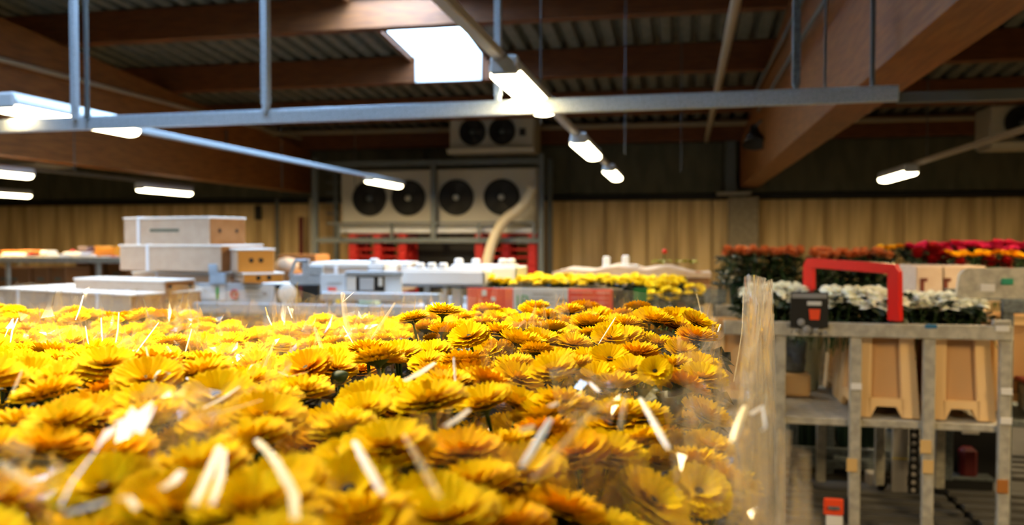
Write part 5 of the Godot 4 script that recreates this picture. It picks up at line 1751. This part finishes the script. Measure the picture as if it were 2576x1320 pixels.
func cartons_left() -> void:
	var a := deg_to_rad(-12.0)
	var top := carton("pale carton on top of the stack, with a white strap and two round holes", Vector3(-3.002, 1.606, -4.902), Vector3(0.76, 0.186, 0.34), a, 0.16, 0.82)
	var st := mesher()
	box(st, Vector3(-0.39, 0.10, 0.001), Vector3(0.26, 0.02, 0.003), 0.001)
	build("print", st, mats.print_faded, top)
	carton("pale carton second from the top, with a white strap and a small drawing", Vector3(-2.890, 1.436, -4.848), Vector3(0.89, 0.172, 0.40), a, 0.16, 0.71)
	carton("short carton with an ochre end and two holes, right of the stack", Vector3(-2.719, 1.436, -4.750), Vector3(0.34, 0.148, 0.23), deg_to_rad(-50.0), 0.06, 0.0, "card_pale", "card_ochre")
	carton("flat open carton under the short ochre one", Vector3(-2.667, 1.373, -4.728), Vector3(0.36, 0.06, 0.25), deg_to_rad(-50.0), 0.065, 0.0, "card_pale", "card_ochre")
	carton("pale carton low in the stack, mostly hidden by the plates", Vector3(-2.919, 1.329, -5.012), Vector3(0.88, 0.086, 0.32), a, 0.16, 0.74)
	carton("wide flat carton with a bright lid, between the stack and the front cartons", Vector3(-3.077, 1.306, -4.531), Vector3(0.78, 0.088, 0.24), a, 0.16, 0.0)
	var fr := carton("front carton at the left edge, with two white straps and a brown end", Vector3(-3.153, 1.204, -4.308), Vector3(1.35, 0.119, 0.60), deg_to_rad(-17.0), 0.09, 0.22, "card_pale", "card_end")
	st = mesher()
	box(st, Vector3(-1.10, 0.0595, -0.30), Vector3(0.022, 0.131, 0.614), 0.002)
	build("strap", st, mats.strap_white, fr)
	trolley("trolley on the left that carries the stack of cartons", -5.4, -3.36, 4.75, 5.7, [-5.35, -4.4, -3.4], 1.16, [1.2], "galvanised")
	var low := thing("flower_carton", "lowest carton of the stack, behind the printed plates", "carton", Vector3(-3.3, 1.2, -5.3))
	part_box(low, "body", Vector3(-2.98, 1.265, -5.36), Vector3(0.62, 0.13, 0.42), "card_pale", 0.005)
	part_box(low, "lid", Vector3(-2.98, 1.332, -5.36), Vector3(0.63, 0.012, 0.43), "card_white", 0.004)

# ---------- far left: shelf of brown cartons, and things by the wall ----------
func far_goods() -> void:
	var t := trolley("long low rack of brown cartons at the far left", -8.8, -5.0, 8.0, 9.6, [-8.7, -7.4, -6.25, -5.05], 1.415, [1.435, 0.86], "worn_alu")
	t.set_meta("category", "rack")
	var k := 0
	var names_left := ["brown carton at the left edge under the far rack", "brown carton second from the left edge under the far rack", "brown carton third from the left edge under the far rack", "brown carton right of the dark gap under the far rack", "brown carton before the last under the far rack", "brown carton beside the carton stack, last under the far rack"]
	for q in [Vector3(-7.477, 1.103, -8.300), Vector3(0.557, 0.443, 0.400), Vector3(-7.064, 1.108, -8.300), Vector3(0.207, 0.440, 0.400), Vector3(-6.837, 1.111, -8.300), Vector3(0.205, 0.437, 0.400), Vector3(-7.257, 1.121, -9.200), Vector3(0.179, 0.517, 0.400), Vector3(-7.039, 1.124, -9.200), Vector3(0.189, 0.515, 0.400), Vector3(-6.774, 1.126, -9.200), Vector3(0.275, 0.512, 0.400)]:
		pass
	k = far_carton(names_left[0], Vector3(-7.477, 1.103, -8.300), Vector3(0.557, 0.443, 0.400), k)
	k = far_carton(names_left[1], Vector3(-7.064, 1.108, -8.300), Vector3(0.207, 0.440, 0.400), k)
	k = far_carton(names_left[2], Vector3(-6.837, 1.111, -8.300), Vector3(0.205, 0.437, 0.400), k)
	k = far_carton(names_left[3], Vector3(-7.257, 1.116, -9.200), Vector3(0.179, 0.507, 0.400), k)
	k = far_carton(names_left[4], Vector3(-7.039, 1.119, -9.200), Vector3(0.189, 0.505, 0.400), k)
	k = far_carton(names_left[5], Vector3(-6.774, 1.121, -9.200), Vector3(0.275, 0.502, 0.400), k)
	# small goods along the top
	var kinds := [["paper_bundle", "white paper bundle on the far rack, left of the amber crate", Vector3(-7.233, 1.453, -8.950), Vector3(0.275, 0.067, 0.300), "card_white"], ["paper_bundle", "white paper bundle on the far rack near the left edge", Vector3(-7.885, 1.449, -8.750), Vector3(0.323, 0.057, 0.300), "card_white"], ["flower_pack", "orange pack at the left edge of the far rack", Vector3(-8.071, 1.485, -8.800), Vector3(0.158, 0.039, 0.200), "card_orange"], ["flower_pack", "orange pack on the far rack, second from the left edge", Vector3(-7.785, 1.484, -8.800), Vector3(0.223, 0.053, 0.200), "card_orange"], ["flower_pack", "red pack on the far rack", Vector3(-7.718, 1.473, -8.750), Vector3(0.078, 0.038, 0.200), "print_red"], ["paper_bundle", "white pack on the far rack, right of the orange ones", Vector3(-7.552, 1.468, -8.800), Vector3(0.122, 0.077, 0.200), "card_white"], ["paper_bundle", "grey paper on the far rack, before the paper bundle", Vector3(-7.318, 1.437, -8.700), Vector3(0.174, 0.047, 0.200), "print_grey_light"], ["flower_pack", "grey mauve pack beside the amber crate", Vector3(-7.245, 1.513, -9.100), Vector3(0.168, 0.079, 0.200), "print_mauve"], ["ball", "cream ball below the amber crate", Vector3(-6.796, 1.428, -8.630), Vector3(0.075, 0.061, 0.060), "card_white"], ["flower_pack", "small red and white pack right of the amber crate", Vector3(-6.602, 1.422, -8.750), Vector3(0.064, 0.052, 0.100), "print_rose"], ["paper_bundle", "small white pack right of the amber crate", Vector3(-6.714, 1.416, -8.750), Vector3(0.118, 0.052, 0.100), "print_grey_light"]]
	for q in kinds:
		var sz: Vector3 = q[3]
		far_small(q[0], q[1], q[2], sz, q[4])
	var b := thing("ball", "pink ball on the far rack", "ball", Vector3(-7.298, 1.484, -8.900))
	var st := mesher()
	lathe(st, [Vector2(0, -0.035), Vector2(0.025, -0.025), Vector2(0.035, 0), Vector2(0.025, 0.025), Vector2(0, 0.035)], 14)
	build("ball", st, mats.print_pink_red, b)
	var c := thing("amber_crate", "amber yellow crate with a sagging top on the far rack", "crate", Vector3(-6.923, 1.430, -9.000))
	st = mesher()
	prism(st, [Vector2(-0.13, -0.01), Vector2(0.13, -0.01), Vector2(0.15, 0.13), Vector2(0.08, 0.108), Vector2(0.0, 0.10), Vector2(-0.08, 0.108), Vector2(-0.15, 0.13)], 0.3, Transform3D(Basis(), Vector3.ZERO))
	build("body", st, mats.amber, c)
	st = mesher()
	box(st, Vector3(0, 0.03, 0.004), Vector3(0.2, 0.05, 0.01), 0.002)
	build("front_panel", st, mats.card_orange, c)
	# along the wall
	var wp := [["red_pipe", "red riser pipe on the far wall, left of the fan rack", Vector3(-7.851, 2.111, -16.300), 0.05, "dark_red"], ["grey_pipe", "grey riser pipe on the far wall, near the cartons", Vector3(-8.393, 2.493, -16.300), 0.04, "frame_steel"], ["grey_pipe", "grey riser pipe on the far wall, beside the rack post", Vector3(-7.615, 2.485, -16.300), 0.05, "cooler_grey"]]
	for q in wp:
		var p: Vector3 = q[2]
		st = mesher()
		tube(st, [Vector3(p.x, 0.02, p.z), p], q[3], 8)
		tag(build(q[0], st, mats[q[4]]), q[1], "pipe")
	var hb := thing("wall_box", "small dark box fixed high on the far wall, above the cartons", "box", Vector3(-8.900, 2.076, -16.400))
	st = mesher()
	box(st, Vector3(0, 0.13, -0.02), Vector3(0.12, 0.3, 0.1), 0.01)
	build("box", st, mats.dark_trim, hb)
	var wc := thing("brown_crate", "brown wooden crate near the far wall, behind the bracket", "crate", Vector3(-5.735, 0.908, -12.000) * Vector3(1, 0, 1))
	st = mesher()
	for y in 7:
		box(st, Vector3(0, 0.12 + y * 0.2, 0), Vector3(0.62, 0.17, 0.5), 0.01)
	build("body", st, mats.card_brown, wc)
	var sk := thing("pale_sack", "pale sack on the wooden crate near the far wall", "sack", Vector3(-5.618, 1.303, -11.200))
	st = mesher()
	lathe(st, [Vector2(0, -0.12), Vector2(0.15, -0.11), Vector2(0.17, -0.03), Vector2(0.12, 0.05), Vector2(0, 0.08)], 12)
	build("sack", st, mats.card_pale, sk)
	var wl := thing("brown_crate", "second wooden crate near the far wall, under the pale sack", "crate", Vector3(-5.621, 0.955, -11.200) * Vector3(1, 0, 1))
	st = mesher()
	for y in 6:
		box(st, Vector3(0, 0.11 + y * 0.2, 0), Vector3(0.36, 0.17, 0.4), 0.01)
	build("body", st, mats.card_brown, wl)

func far_carton(label: String, c: Vector3, size: Vector3, k: int) -> int:
	var t := thing("brown_carton", label, "carton", c - Vector3(0, size.y / 2, 0))
	var st := mesher()
	box(st, Vector3(0, size.y / 2, 0), size, 0.012)
	build("body", st, mats.card_brown, t)
	st = mesher()
	box(st, Vector3(0, size.y * 0.7, size.z / 2), Vector3(size.x * 0.4, 0.03, 0.006), 0.002)
	build("print", st, mats.print_faded, t)
	return k + 1

func far_small(called: String, label: String, c: Vector3, size: Vector3, m: String) -> void:
	var t := thing(called, label, "pack", c - Vector3(0, size.y / 2, 0))
	var st := mesher()
	box(st, Vector3(0, size.y / 2, 0), size, minf(size.x, size.y) * 0.3)
	build("pack", st, mats[m], t)
